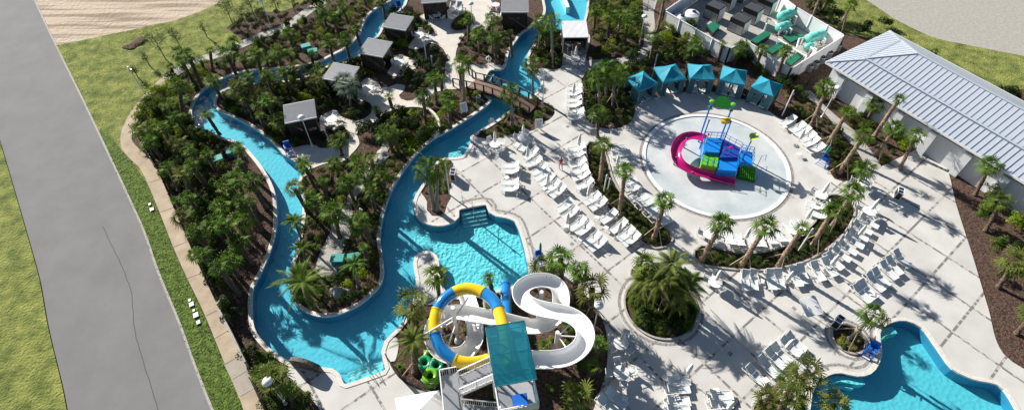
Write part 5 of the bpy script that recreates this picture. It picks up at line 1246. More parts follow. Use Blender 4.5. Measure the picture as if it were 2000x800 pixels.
r = empty('rock_screen', P[0]); 
d = P[1]-P[0]; mb = MB(); n = 12; sd_ = V((-d.y, d.x, 0)).normalized()*.16
for s in (-1, 1):
    for i in range(n+1):
        p = P[0]+d*i/n+sd_*s; h = 1.05+.45*sin(pi*i/n)*(1 if i < n else .5)-.25*(i/n); mb.v += [(p.x, p.y, 0), (p.x, p.y, h)]
for i in range(n):
    a = 2*i; b = 2*(n+1)+2*i; mb.f += [(a, a+2, a+3, a+1), (b+1, b+3, b+2, b), (a+1, a+3, b+3, b+1)]
mb.f += [(0, 1, 2*(n+1)+1, 2*(n+1)), (2*n, 2*(n+1)+2*n, 2*(n+1)+2*n+1, 2*n+1)]
mb.build('panel', 'rock', r, world=True); tag(r, 'dark curved stone screen beside the beach entry at bottom left', 'screen')
# handrails of the pools
def hrail(a, b, lab, h=.9):
    A, B = G(*a), G(*b); r = empty('pool_handrail', A); MB().tube([A, A+V((0, 0, h)), B+V((0, 0, h-.2)), B+V((0, 0, -.5))], .025, 6).build('rail', 'grey_metal', r, smooth=True, world=True); tag(r, lab, 'handrail')
hrail((922,398),(927,426),'steel handrail on the steps of the activity pool'); hrail((716,727),(706,706),'left steel handrail at the beach entry bottom left'); hrail((728,724),(720,703),'right steel handrail at the beach entry bottom left'); hrail((902,384),(904,398),'short steel handrail near the peninsula of the activity pool')
# person walking
def person():
    p = G(1094.5, 330); me = bpy.data.meshes.new('person'); J = [((0, 0, .95), .125), ((0, .01, 1.15), .12), ((0, .01, 1.36), .145), ((0, 0, 1.47), .06), ((0, -.01, 1.54), .075), ((0, -.015, 1.63), .105), ((0, 0, 1.71), .07),
        ((.10, 0, .90), .095), ((.11, -.10, .50), .062), ((.11, -.02, .09), .042), ((.11, -.16, .03), .035), ((-.10, 0, .90), .095), ((-.11, .06, .50), .062), ((-.11, .24, .12), .042), ((-.11, .12, .04), .035),
        ((.19, 0, 1.40), .06), ((.25, .04, 1.12), .045), ((.24, -.12, .92), .034), ((-.19, 0, 1.40), .06), ((-.25, -.03, 1.12), .045), ((-.22, -.18, .98), .034)]
    E = [(0, 1), (1, 2), (2, 3), (3, 4), (4, 5), (5, 6), (0, 7), (7, 8), (8, 9), (9, 10), (0, 11), (11, 12), (12, 13), (13, 14), (2, 15), (15, 16), (16, 17), (2, 18), (18, 19), (19, 20)]
    me.from_pydata([j[0] for j in J], E, []); o = bpy.data.objects.new('person', me); COL.objects.link(o); mo = o.modifiers.new('s', 'SKIN'); mo.use_smooth_shade = True
    for v_, j in zip(me.skin_vertices[0].data, J): v_.radius = (j[1], j[1])
    me.skin_vertices[0].data[0].use_root = True; o.modifiers.new('u', 'SUBSURF').levels = 1
    dg = bpy.context.evaluated_depsgraph_get(); nm = bpy.data.meshes.new_from_object(o.evaluated_get(dg)); o.modifiers.clear(); o.data = nm
    for k in ('skin', 'cloth_red', 'cloth_grey', 'hair'): nm.materials.append(M[k])
    for f in nm.polygons:
        z = f.center.z; x = abs(f.center.x)
        f.material_index = 3 if (z > 1.66 or (z > 1.56 and f.center.y > .02)) else (0 if z > 1.46 else (1 if (z > 1.0 and not (x > .2 and z < 1.2)) else (2 if z > .55 and x < .21 else 0)))
    o.location = (p.x, p.y, 0); o.rotation_euler = (0, 0, R(200)); tag(o, 'person in a red shirt and grey shorts walking alone across the deck', 'person')
person()
# ------------------------------------------------------------------ plants
def crown_fan(seed, n=26, pet=.62, blade=.62, droop=.35, segs=11, dead=0, spread=1.0):
    rnd = random.Random(seed); mb = MB()
    for i in range(n):
        az = i*2.39996+rnd.uniform(-.25, .25); t = i/n
        el = R(82-t*115*spread+rnd.uniform(-9, 9)); L = pet*rnd.uniform(.8, 1.15)*(.75+.35*sin(pi*min(1, t+.15)))
        d = V((cos(az)*cos(el), sin(az)*cos(el), sin(el))); s = V((-sin(az), cos(az), 0)); e = d*L-V((0, 0, .12*L))
        mb.add([s*.015, -s*.015, e-s*.02, e+s*.02], [(0, 1, 2, 3)])
        d2 = (d-V((0, 0, .35))).normalized(); up = s.cross(d2)*-1; tw = rnd.uniform(-.5, .5); s2 = (s*cos(tw)+up*sin(tw)); lw = .034 if blade < .7 else .05
        for k in range(segs):
            a = (k-(segs-1)/2)*R(215/segs)+rnd.uniform(-.05, .05); bl = blade*(1-.25*abs(a)/1.9)*rnd.uniform(.85, 1.1)
            q = (d2*cos(a)+s2*sin(a)).normalized(); w_ = q.cross(up).normalized()*lw; m_ = e+q*bl*.55+up*.02; tip = e+q*bl-V((0, 0, droop*bl*rnd.uniform(.5, 1.3)))
            mb.add([e-w_*.5, e+w_*.5, m_+w_, m_-w_, tip], [(0, 1, 2, 3), (3, 2, 4)])
    return mb
def crown_feather(seed, n=22, L=2.3, droop=1.0, lf=.42, nl=24, wl=.03):
    rnd = random.Random(seed); mb = MB()
    for i in range(n):
        az = i*2.39996+rnd.uniform(-.2, .2); el = R(78-i/n*80+rnd.uniform(-6, 6)); LL = L*rnd.uniform(.85, 1.1); d = V((cos(az), sin(az), 0)); s = V((-sin(az), cos(az), 0)); pts = []
        for k in range(9): t = k/8; pts.append(d*(LL*t*cos(el)+.25*LL*t*t*sin(el))+V((0, 0, LL*(t*sin(el)-droop*.62*t*t))))
        for a, b in zip(pts, pts[1:]): mb.add([a-s*.02, a+s*.02, b+s*.015, b-s*.015], [(0, 1, 2, 3)])
        for j in range(nl):
            t = .14+.86*j/nl; f = t*8; k = min(7, int(f)); p = pts[k].lerp(pts[k+1], f-k); tg = (pts[k+1]-pts[k]).normalized(); ll = lf*sin(pi*min(.95, t*.85+.12))*rnd.uniform(.85, 1.15)
            for sg in (-1, 1):
                q = (s*sg*.85+tg*.75-V((0, 0, .25))).normalized()*ll; mb.add([p-tg*wl, p+tg*wl, p+q-V((0, 0, .10*ll))], [(0, 1, 2)])
    return mb
def mesh_only(mb, name, m, smooth=False):
    o = mb.build(name, m, None, smooth); me = o.data; bpy.data.objects.remove(o); return me
def leafy(seed, n, rx, rz, leaf, lumps=7, base=.15, narrow=0):
    rnd = random.Random(seed); mb = MB(); C = []
    for i in range(lumps):
        a = rnd.uniform(0, 2*pi); rr = rx*sqrt(rnd.random())*.62*(1-narrow*.5); z = base+rz*rnd.uniform(.25, .85)*(1 if i else 1); C.append((V((rr*cos(a), rr*sin(a), z)), rx*rnd.uniform(.38, .6)))
    for i in range(n):
        c, r0 = C[i % lumps]; a = rnd.uniform(0, 2*pi); z = rnd.uniform(-.55, 1); h = sqrt(1-z*z); nn = V((h*cos(a), h*sin(a), z)); p = c+nn*r0*rnd.uniform(.72, 1.12)
        if p.z < .03: p.z = .03+rnd.random()*.1
        t = nn.cross(V((rnd.uniform(-1, 1), rnd.uniform(-1, 1), rnd.uniform(-1, 1)))).normalized(); nn2 = (nn+V((rnd.uniform(-.6, .6), rnd.uniform(-.6, .6), rnd.uniform(-.3, .6)))).normalized(); t = (t-nn2*t.dot(nn2)).normalized(); b = nn2.cross(t); l = leaf*rnd.uniform(.6, 1.35)
        mb.add([p-t*l, p-b*l*.42, p+t*l, p+b*l*.42], [(0, 1, 2, 3)])
    return mb
def grassy(seed, n, r, h, w_=.02):
    rnd = random.Random(seed); mb = MB()
    for i in range(n):
        a = rnd.uniform(0, 2*pi); o = V((cos(a), sin(a), 0))*rnd.random()*r*.25; L = h*rnd.uniform(.7, 1.15); e = rnd.uniform(.15, 1.0); d = V((cos(a), sin(a), 0)); s = V((-sin(a), cos(a), 0))*w_
        p1 = o+d*r*.35*e+V((0, 0, L*.75)); p2 = o+d*r*(.5+.6*e)+V((0, 0, L*(1-.65*e)))
        mb.add([o-s, o+s, p1+s, p1-s, p2], [(0, 1, 2, 3), (3, 2, 4)])
    return mb
def trunk_mesh(seed, r0, r1, boots=True, n=10, rings=46):
    rnd = random.Random(seed); mb = MB(); vs = []
    for i in range(rings+1):
        t = i/rings; r_ = r0+(r1-r0)*t+(.10*(1-t*8) if t < .125 else 0)
        if boots and t > .25: r_ *= (1.30 if i % 2 else .95)*(1+.15*max(0, t-.7))
        elif i % 2: r_ *= 1.05
        for k in range(n): a = 2*pi*(k+(.5 if (i//2) % 2 else 0))/n; q = r_*(1+(.16*rnd.uniform(-1, 1) if boots else .04*rnd.uniform(-1, 1))); vs.append((q*cos(a), q*sin(a), t))
    mb.add(vs, [(i*n+k, i*n+(k+1) % n, (i+1)*n+(k+1) % n, (i+1)*n+k) for i in range(rings) for k in range(n)]); return mb
TR_B = [mesh_only(trunk_mesh(i, .19, .19), 'trunk', 'trunk') for i in range(3)]
TR_T = [mesh_only(trunk_mesh(i+9, .17, .13), 'trunk', 'trunk_tan') for i in range(3)]
TR_G = [mesh_only(trunk_mesh(i+19, .15, .12, False), 'trunk', 'trunk_grey') for i in range(2)]
FAN = [mesh_only(crown_fan(i, 15+i, .62, .80, .38, 9), 'crown', 'leaf_palm') for i in range(5)]
FANS = [mesh_only(crown_fan(30+i, 10, .42, .68, .2, 8, spread=.75), 'crown', 'leaf_palm') for i in range(3)]
FAND = [mesh_only(crown_fan(50+i, 20, .95, .95, .8, 10, spread=1.15), 'crown', 'leaf_palm') for i in range(3)]
FANB = mesh_only(crown_fan(77, 28, 1.1, 1.1, .25, 11), 'crown', 'leaf_palm_blue')
FANO = [mesh_only(crown_fan(60+i, 17, .80, .92, .35, 9), 'crown', 'leaf_palm_olive') for i in range(2)]
FEB = [mesh_only(crown_feather(80+i, 24, 2.5, .9), 'crown', 'leaf_palm') for i in range(2)]
FEO = [mesh_only(crown_feather(90+i, 26, 2.0, 1.0, .4), 'crown', 'leaf_palm_olive') for i in range(2)]
FEL = [mesh_only(crown_feather(95+i, 16, 1.2, .9, .3, 16, .035), 'crown', 'leaf_palm') for i in range(2)]
KIND = dict(n=(TR_B, FAN, 1, 'rough-trunked cabbage palm'), s=(TR_B, FANS, .9, 'small tufted palm'), d=(TR_G, FAND, .82, 'droopy fan palm'), b=(TR_G, [FANB], .95, 'bluish silver fan palm'),
            t=(TR_T, FAN, .95, 'leaning tan-trunked palm'), ts=(TR_T, FANS, 1.1, 'sparse tan-trunked palm'), o=(TR_B, FANO, 1, 'olive-green fan palm'), F=(TR_B, FEB, 1.05, 'large feather palm'), O=(TR_B, FEO, 1, 'bushy olive feather palm'), f=(TR_G, FEL, 1, 'slender feather palm'))
brace_mb = MB()
for k in range(3): a = 2*pi*k/3; brace_mb.bar((1.15*cos(a), 1.15*sin(a), .0), (.16*cos(a), .16*sin(a), 1.7), .06, .06)
def brace_me(k):
    a = 2*pi*k/3; return mesh_only(MB().bar((1.15*cos(a), 1.15*sin(a), .0), (.16*cos(a), .16*sin(a), 1.7), .065, .065), 'brace', 'wood_stake')
BRC = [brace_me(k) for k in range(3)]; WRAP = mesh_only(MB().lathe([(.19, 1.5), (.23, 1.52), (.23, 1.85), (.19, 1.87)], 10), 'trunk_wrap', 'wood_stake')
def linked(name, me, parent): o = bpy.data.objects.new(name, me); COL.objects.link(o); o.parent = parent; return o
pc = [0]
def palm(base, top, kind, where, braces=False, z=None, size=1):
    T, Cn, cs, desc = KIND[kind]; pc[0] += 1; k = pc[0]
    if base is None: t3 = G(top[0], top[1], z); b = V((t3.x, t3.y, 0))
    else: b = G(*base); t3 = ontop(b, top)
    ax = t3-b; L = ax.length; r = empty('palm_tree', b); r.rotation_mode = 'QUATERNION'
    if L < .8: L = .8
    L -= .25; q = ax.to_track_quat('Z', 'Y'); r.rotation_quaternion = q
    tr = linked('trunk', T[k % len(T)], r); tr.scale = (1, 1, L); th = max(.8, min(1.15, L/4.5)); tr.scale = (th, th, L); tr.rotation_euler = (0, 0, k*1.3)
    cr = linked('crown', Cn[k % len(Cn)], r); cr.location = (0, 0, L); s_ = cs*size*random.uniform(.9, 1.08); cr.scale = (s_, s_, s_); cr.rotation_euler = (random.uniform(-.1, .1), random.uniform(-.1, .1), k*2.1)
    if braces:
        for m_ in BRC: o = linked('brace', m_, r); o.rotation_euler = (0, 0, k*.7)
        linked('trunk_wrap', WRAP, r)
    return named(r, desc, where, 'palm', 'palms')
def palms(where, L):
    for e in L: palm(e[0], e[1], e[2], where, *(e[3:] if len(e) > 3 else ()))
palms('in the planting along the right end of the deck', [((1905,380),(1935,320),'n'),((1925,450),(1958,390),'n'),((1950,560),(1985,510),'o'),((1985,650),(2025,610),'n')])
palms('in the strip outside the left river bend', [((395,169),(366,105),'n'),((366,148),(346,101),'n'),((400,145),(392,115),'s'),((415,138),(410,98),'s'),((358,229),(348,162),'n'),((346,236),(329,202),'n'),((338,145),(333,130),'s'),((457.6,135),(456,81),'n'),((380,166),(355,118),'n')])
palms('in the bed above the upper river channel', [((517,159),(498,103),'n'),((552,148),(542,99),'n'),((577,142),(564,103),'s'),((613,133),(608,105),'s'),((579,111),(562,62),'n'),((652,120),(642,80),'n'),((662,67),(648,30),'n'),((681,47),(667,12),'n'),((488,150),(470,112),'s'),((530,146),(519,118),'s')])
palms('on the upper left bank beside the channel', [((753,37),(745,-3),'n'),((704,88),(692,52),'n'),((686,125),(673,76),'n'),((716,12),(706,-16),'n'),((640,60),(628,20),'n')])
palms('on the inner bank of the left river bend', [((471,165),(441,104),'n'),((483,218),(463,168),'o'),((436,202),(415,155),'n'),((429,263),(402,222),'s'),((517,223),(506,188),'o'),((540,216),(530,191),'s'),((556,267),(545,234),'n')])
palms('in front of the nearest louvred cabana', [((600,262),(586,234),'s'),((628,180),(616,150),'o')])
palms('on the shaded garden terrace', [((767,216),(759,188),'s'),((738,233),(736,212),'s')])
palm((687,212), (676,163), 'b', 'beside the garden terrace table', True)
palms('left of the footbridge', [((832,238),(826,186),'n'),((853,203),(848,151),'n',True),((863,182),(862,152),'s'),((878,230),(875,186),'n'),((907,200),(903,120),'d')])
palms('in the bed below the top right cabana', [((937,105),(935,63),'n',True),((962,98),(961,36),'d'),((968,125),(967,72),'n')])
palm((1000,243), (998,178), 'd', 'right of the footbridge', True)
palms('by the corrugated-roof hut', [((1052,98),(1056,40),'d'),((1079,122),(1078,38),'d',True),((1041,188),(1040,124),'d'),((1068,100),(1064,58),'n')])
palms('in the shrub bed north of the loungers', [((1187,78),(1192,27),'n'),((1206,73),(1214,29),'n',True),((1219,91),(1226,47),'n'),((1160,60),(1163,18),'n'),((1152,16),(1155,-15),'n'),((1232,60),(1240,22),'n')])
palms('in the round-ended bed by the teal cabanas', [((1172,209),(1168,147),'d',True),((1197,209),(1199,143),'d',True),((1184,196),(1183,128),'d'),((1167,267),(1167,219),'n'),((1207,185),(1213,140),'d')])
palms('behind the teal cabanas', [((1268,125),(1279,71),'n'),((1351,121),(1360,87),'n'),((1434,125),(1449,91),'n'),((1515,155),(1536,97),'n'),((1402,118),(1412,84),'s'),((1475,132),(1490,96),'n')])
palms('left of the equipment yard corner', [((1284,61),(1298,-4),'ts',True),((1347,64),(1353,42),'s')])
palms('between the splash pad and the white building', [((1584,246),(1617,168),'t',True),((1612,289),(1657,216),'ts',True),((1638,338),(1689,262),'t',True),((1673,362),(1692,328),'t'),((1711,304),(1750,248),'t',True),((1706,268),(1757,192),'ts'),((1694,233),(1712,201),'n'),((1757,330),(1790,262),'t')])
palms('beyond the equipment yard at the top right', [((1587,31),(1605,-12),'ts',True),((1602,26),(1622,-10),'t'),((1638,56),(1664,8),'t',True)])
palms('in the crescent hedge planter', [((1623,444),(1669,372),'t',True),((1585,481),(1630,406),'t',True),((1519,518),(1568,445),'ts',True),((1448,518),(1498,440),'t',True),((1370,508),(1411,433),'t',True)])
palms('in the curved hedge left of the splash pad', [((1172,356),(1180,281),'t'),((1211,410),(1221,331),'t',True),((1278,464),(1299,389),'t',True)])
palm((1657,662), (1709,613), 'd', 'in the small kerbed planter', True)
palms('by the lower right pool', [(None,(1577,727),'o',False,4.4,.95),(None,(1550,768),'o',False,4.0,.9),(None,(1533,737),'s',False,3.4,.9),(None,(1500,778),'o',False,3.6,.8),(None,(1632,787),'o',False,3.8,.95)])
palms('in the bushy round planter', [((1300,604),(1292,545),'O',True,None,1.15),((1312,600),(1332,560),'O',False,None,1.1),((1272,592),(1258,545),'O',False,None,1.05),((1305,580),(1312,515),'O',False,None,1.1),((1268,575),(1262,512),'n'),((1325,590),(1345,548),'f',False,None,1.6)])
palms('between the activity pool corner and the white flume', [((1068,560),(1062,520),'o'),((1096,562),(1095,502),'n'),((1113,590),(1132,526),'n'),((1154,615),(1157,560),'o',True),((1075,545),(1080,520),'s')])
palms('in the slide garden left of the tube', [((811,635),(803,592),'o'),((812,726),(807,662),'O',True,None,.8),((858,580),(852,536),'n'),((962,570),(954,541),'s')])
palms('in the dark slide garden right of the stairs', [((1120,815),(1128,770),'o'),((1150,735),(1160,712),'s'),((1066,682),(1063,672),'s'),((1163,700),(1172,672),'s')])
palms('among the bushy plants at bottom left', [((560,780),(536,736),'o'),((574,792),(566,758),'s'),((528,770),(505,728),'s')])
palm((603,590), (590,548), 'F', 'at the tip of the middle island')
palms('on the little peninsula of the activity pool', [((848,408),(833,328),'d'),((853,410),(855,322),'d')])
palms('in the middle island', [((647,353),(653,318),'n'),((706,350),(701,315),'n'),((691,393),(677,352),'n'),((752,372),(745,337),'n'),((664,464),(650,412),'n'),((711,471),(701,433),'n'),((608,343),(588,316),'f'),((621,424),(611,388),'n'),((590,470),(574,430),'f'),((600,520),(590,480),'f'),((700,560),(692,512),'f'),((767,295),(752,258),'n'),((640,395),(630,352),'s'),((668,303),(660,272),'n')])
palms('in the dark strip bed left of the river', [((520,407),(487,352),'n'),((468,322),(468,292),'s'),((453,393),(441,364),'n'),((440,445),(431,400),'n'),((439,474),(418,434),'n'),((500,474),(472,426),'n'),((493,515),(462,470),'n'),((466,540),(445,508),'n'),((478,395),(465,345),'n'),((505,440),(490,392),'s')])
def palmv(bx, by, h, kind, where, lean=.25, size=.74):
    b = G(bx, by); a = random.uniform(0, 6.28); t = PX((b.x+lean*cos(a), b.y+lean*sin(a), h)); palm((bx, by), t, kind, where, False, None, size)
for bx, by, h, kd in ((300,300,3.6,'o'),(322,318,3.2,'n'),(345,300,4.0,'n'),(372,325,3.4,'o'),(395,345,3.8,'n'),(352,372,3.4,'n'),(385,392,3.8,'o'),(412,376,4.2,'n'),(368,428,3.2,'s'),(402,432,4.0,'n'),(430,345,3.6,'n'),(392,470,3.6,'o'),(420,500,4.2,'n'),(412,532,3.4,'n'),(442,548,4.4,'n'),(468,575,4.2,'n'),(478,500,4.8,'n'),(510,450,4.6,'n'),(500,372,4.2,'s'),(486,340,3.8,'n'),(372,272,3.4,'n')):
    palmv(bx, by, h, kd, 'in the strip bed by the sidewalk')
for bx, by, h, kd in ((618,372,3.8,'n'),(600,412,3.6,'o'),(722,392,4.0,'n'),(735,420,3.6,'n'),(720,520,3.4,'s'),(598,560,3.0,'s'),(735,355,3.6,'o'),(780,300,3.4,'n'),(728,480,4.2,'n'),):
    palmv(bx, by, h, kd, 'among the middle island plants')
for bx, by, h, kd in ((500,200,3.6,'n'),(535,190,3.4,'n'),(500,235,3.4,'s'),(545,245,3.8,'n'),(572,185,3.6,'n'),(520,262,3.0,'s'),(597,172,3.2,'o'),(880,250,3.6,'n'),(905,180,3.6,'s'),(915,85,3.6,'n'),(1000,110,3.6,'s')):
    palmv(bx, by, h, kd, 'among the garden shrubs round the cabanas')
# small broadleaf trees on the lawn
def oak(base, top, where, seed, dens=1, spread=1.0):
    b = G(*base); t = ontop(b, top); hgt = max(1.6, t.z+.9); r = empty('lawn_tree', b, seed); rnd = random.Random(seed); tr = MB(); tr.tube([(0, 0, 0), (.03, .02, hgt*.35), (0, 0, hgt*.62), (.02, 0, hgt*.92)], [.07, .055, .045, .015], 8); ends = []
    for i in range(9):
        a = i*2.4; z = hgt*(.38+.5*i/9); L = hgt*.26*(1.15-.5*i/9)*spread; e = V((L*cos(a), L*sin(a), z+L*.75)); tr.tube([(0, 0, z), (L*.5*cos(a), L*.5*sin(a), z+L*.3), e], [.03, .02, .008], 5); ends.append(e); ends.append(V((L*.55*cos(a), L*.55*sin(a), z+L*.5)))
    ends.append(V((0, 0, hgt*.95))); tr.build('trunk', 'trunk_grey', r)
    mb = MB()
    for i in range(int(620*dens)):
        c = ends[i % len(ends)]; p = c+V((rnd.gauss(0, .20), rnd.gauss(0, .20), rnd.gauss(0, .22)))*spread; a = rnd.uniform(0, 2*pi); el = rnd.uniform(-.6, 1.2); t_ = V((cos(a)*cos(el), sin(a)*cos(el), sin(el))); s_ = t_.cross(V((rnd.uniform(-1, 1), rnd.uniform(-1, 1), 1))).normalized(); l = rnd.uniform(.05, .11)
        mb.add([p-t_*l, p-s_*l*.5, p+t_*l, p+s_*l*.5], [(0, 1, 2, 3)])
    mb.build('crown', 'leaf_mid', r); named(r, 'thin young tree', where, 'tree', 'young trees on the lawn')
for i, e in enumerate([((324,116),(305,78)),((356,98),(346,64)),((292,128),(276,116)),((404,72),(392,56)),((270,152),(292,146)),((455,47),(446,14)),((471,62),(440,84))]): oak(e[0], e[1], 'on the sunny lawn at top left', 3+i, (1.3, .6, .35, .25, .4, 1.4, .7)[i], (1.3, .7, .6, .4, .7, 1.3, 1)[i])
for i, e in enumerate([((500,38),(496,2)),((548,40),(538,0)),((485,60),(476,22)),((576,24),(570,-8)),((620,12),(608,-16)),((516,62),(510,30))]): oak(e[0], e[1], 'in the mulch by the pale path at top left', 23+i, .9, .8)
# ---- shrubs
SH = dict(dark=[mesh_only(leafy(i, 620, .62, .75, .075), 'bush', 'leaf_dark') for i in range(3)], mid=[mesh_only(leafy(10+i, 560, .58, .7, .075), 'shrub', 'leaf_mid') for i in range(3)],
          bright=[mesh_only(leafy(20+i, 520, .6, .8, .07), 'shrub', 'leaf_bright') for i in range(3)], tall=[mesh_only(leafy(30+i, 900, .55, 1.9, .085, 12, .2, .4), 'tall_shrub', 'leaf_mid') for i in range(3)],
          low=[mesh_only(leafy(40+i, 160, .3, .25, .055, 4, .02), 'low_shrub', 'leaf_mid') for i in range(3)], grass=[mesh_only(grassy(50+i, 170, .55, .6), 'grass_clump', 'grass_blade') for i in range(3)],
          gold=[mesh_only(grassy(60+i, 90, .28, .3), 'grass_clump', 'grass_gold') for i in range(2)], spiky=[mesh_only(grassy(70+i, 60, .6, .55, .035), 'spiky_plant', 'leaf_palm') for i in range(2)],
          arch=[mesh_only(crown_feather(70+i, 16, 1.15, .95, .1, 10, .05), 'arching_plant', 'leaf_bright') for i in range(2)])
SHN = dict(dark=('round_bush', 'dense dark green bush'), mid=('leafy_shrub', 'mid-green leafy shrub'), bright=('bright_shrub', 'sunny yellow-green shrub'), tall=('tall_shrub', 'tall upright shrub'), low=('low_shrub', 'low leafy ground shrub'),
           grass=('grass_clump', 'arching green grass clump'), gold=('small_tuft', 'small golden-green tuft'), spiky=('spiky_plant', 'spiky-leaved plant'), arch=('arching_plant', 'long-leaved arching plant'))
GRID = {}; sc_ = [0]
def near(p, d):
    for (x, y) in [(i, j) for i in range(int((p[0]-d)//2), int((p[0]+d)//2)+1) for j in range(int((p[1]-d)//2), int((p[1]+d)//2)+1)]:
        for q in GRID.get((x, y), ()):
            if hypot(q[0]-p[0], q[1]-p[1]) < d+q[2]: return True
    return False
def occupy(p, r_): GRID.setdefault((int(p[0]//2), int(p[1]//2)), []).append((p[0], p[1], r_))
for o in list(bpy.data.objects):
    if o.parent is None and o.type == 'EMPTY':
        nme = o.name.split('.')[0]
        rr = dict(garden_cabana=1.9, towel_hut=2.2, teal_cabana=2.0, patio_table=.6, pump_box=1.0, lamp_post=.25, palm_tree=.12, rules_sign=.9, recycling_bin=.8, light_pole=.2, sun_lounger=.9, life_ring_stand=.5, trash_can=.5, tower_stairs=0, patio_chair=.4, lawn_tree=.2, lifeguard_chair=.7).get(nme)
        if rr: occupy(o.location, rr)
from collections import Counter
SC = Counter()
def shrub(p, kind, s_, where):
    if kind == 'mid' and SC['mid'] >= 285: kind = 'dark' if sc_[0] % 2 else 'tall'
    me = SH[kind]; sc_[0] += 1; nm, desc = SHN[kind]; SC[kind] += 1
    o = bpy.data.objects.new(nm, me[sc_[0] % len(me)]); COL.objects.link(o); o.location = (p[0], p[1], -.05); o.rotation_euler = (0, 0, random.uniform(0, 6.28)); z = s_*random.uniform(.85, 1.15); o.scale = (s_, s_, z)
    tag(o, desc+' '+where, 'plant' if kind in ('spiky', 'arch', 'gold', 'grass') else 'shrub', desc+'s '+where); return o
def scatter(px, n, mix, where, dmin=.45, seed=1, size=(.75, 1.2), rad=.35, hide=True):
    P = [V((q.x, q.y)) for q in (G(u, v) for u, v in px)]; rnd = random.Random(seed); x0, x1 = min(q.x for q in P), max(q.x for q in P); y0, y1 = min(q.y for q in P), max(q.y for q in P); k = 0; tries = 0; kinds = [a for a, w_ in mix for _ in range(w_)]
    while k < n and tries < n*40:
        tries += 1; p = (rnd.uniform(x0, x1), rnd.uniform(y0, y1))
        if not inside(p, P) or near(p, dmin): continue
        if any(region_at(p[0]+a, p[1]+b) != 'mulch' for a, b in ((0, 0), (rad, 0), (-rad, 0), (0, rad), (0, -rad))): continue
        s_ = rnd.uniform(*size); shrub(p, rnd.choice(kinds), s_, where); occupy(p, dmin*.5); k += 1
for u, v, s_, kd, wh in ((850,104,1.5,'dark','left of the rope rail'),(832,128,1.5,'dark','behind the curved kerb bed'),(823,138,1.6,'dark','in the curved kerb bed'),(797,160,1.7,'dark','at the tip of the curved kerb bed'),(717,262,1.9,'dark','right of the shaded terrace'),(566,156,1.7,'dark','on the bank behind the nearest louvred cabana'),(609,149,1.5,'dark','between the two left cabanas'),
        (1234,117,1.9,'dark','beside the curved top path'),(1150,150,1.0,'dark','near the lounger column'),(620,22,2.3,'dark','beside the pale path at top left'),(852,8,1.4,'bright','between the top cabanas'),(787,96,1.4,'bright','between two louvred cabanas'),(722,140,1.6,'arch','by the middle louvred cabana'),
        (900,46,1.2,'spiky','in the small kerbed planter'),(1345,72,2.0,'dark','below the left corner of the equipment yard'),(1300,90,1.9,'bright','behind the second teal cabana'),(1725,52,1.5,'dark','by the hip roof corner'),(1675,66,1.6,'dark','near the yard fence and the roof'),(1690,60,1.3,'dark','left of the hip roof corner'),(1625,38,2.0,'dark','beyond the yard fence')):
    p = G(u, v); shrub((p.x, p.y), kd, s_, wh); occupy(p, .8)
STRIPW = 'in the strip bed between the tan sidewalk and the river'
scatter([(275,225),(310,185),(345,200),(375,250),(350,290),(300,290),(272,262)], 48, [('bright', 6), ('grass', 1), ('tall', 1)], 'at the sunny upper end of the strip bed', .5, 4, (1.0, 1.6))
scatter([(290,200),(335,158),(420,118),(440,130),(395,160),(372,205),(380,240),(340,215)], 44, [('bright', 5), ('mid', 1), ('grass', 2), ('spiky', 1)], 'between the pale path and the left river bend', .6, 5, (.8, 1.4))
scatter([(280,240),(345,225),(400,262),(440,285),(445,340),(430,400),(428,460),(440,520),(455,600),(465,650),(440,590),(405,530),(350,420),(310,345),(275,280)], 150, [('tall', 2), ('mid', 2), ('dark', 3), ('spiky', 2)], STRIPW, .5, 3, (.8, 1.35))
scatter([(440,108),(480,94),(560,62),(640,8),(720,-10),(745,5),(700,45),(690,70),(640,100),(590,122),(500,130),(420,145)], 100, [('mid', 3), ('bright', 2), ('tall', 1), ('low', 1)], 'between the pale path and the top river channel', .7, 6, (.7, 1.25))
scatter([(440,60),(480,34),(600,2),(610,12),(560,46),(480,76)], 14, [('mid', 2), ('dark', 1)], 'in the mulch above the pale path', .8, 7, (.7, 1.1))
scatter([(430,180),(480,166),(560,162),(640,135),(700,120),(745,70),(760,35),(790,20),(820,40),(800,90),(760,130),(700,160),(640,210),(610,280),(555,300),(500,245),(440,215)], 190, [('dark', 3), ('mid', 3), ('bright', 1), ('spiky', 2)], 'in the beds round the louvred cabanas', .55, 8, (.85, 1.5))
scatter([(625,262),(680,250),(685,275),(640,290)], 10, [('dark', 1)], 'in the dark hedge near the round lamp pad', .5, 9, (.8, 1.0))
scatter([(640,200),(690,190),(725,212),(700,236),(660,228)], 16, [('dark', 2), ('mid', 1), ('low', 1)], 'under the bluish fan palm', .5, 10, (.7, 1.1))
scatter([(748,236),(790,220),(835,222),(852,236),(850,262),(800,300),(770,300),(735,262)], 44, [('arch', 3), ('dark', 3), ('mid', 1)], 'inside the curved white planter wall', .5, 11, (.8, 1.6))
scatter([(795,300),(850,265),(870,255),(940,205),(925,180),(870,178),(835,205),(860,250),(800,310)], 34, [('mid', 2), ('bright', 1), ('spiky', 1), ('low', 2)], 'between the curved wall and the footbridge', .62, 12, (.7, 1.2))
scatter([(785,120),(830,100),(862,110),(880,150),(835,170),(800,180)], 16, [('dark', 2), ('mid', 1)], 'in the curved kerb bed of the upper garden', .6, 13, (.9, 1.3))
scatter([(895,120),(900,80),(935,62),(975,60),(1020,65),(1000,100),(985,128)], 34, [('dark', 2), ('mid', 2), ('low', 2)], 'in the bed between the rope rail and the river', .62, 14, (.7, 1.15))
scatter([(822,58),(835,45),(850,62),(838,68)], 5, [('mid', 1)], 'between the top terraces', .4, 15, (.7, .9))
scatter([(884,55),(900,32),(920,28),(922,45),(905,60)], 9, [('spiky', 2), ('bright', 1)], 'in the small kerbed planter of the top terrace', .3, 16, (.8, 1.2), .1)
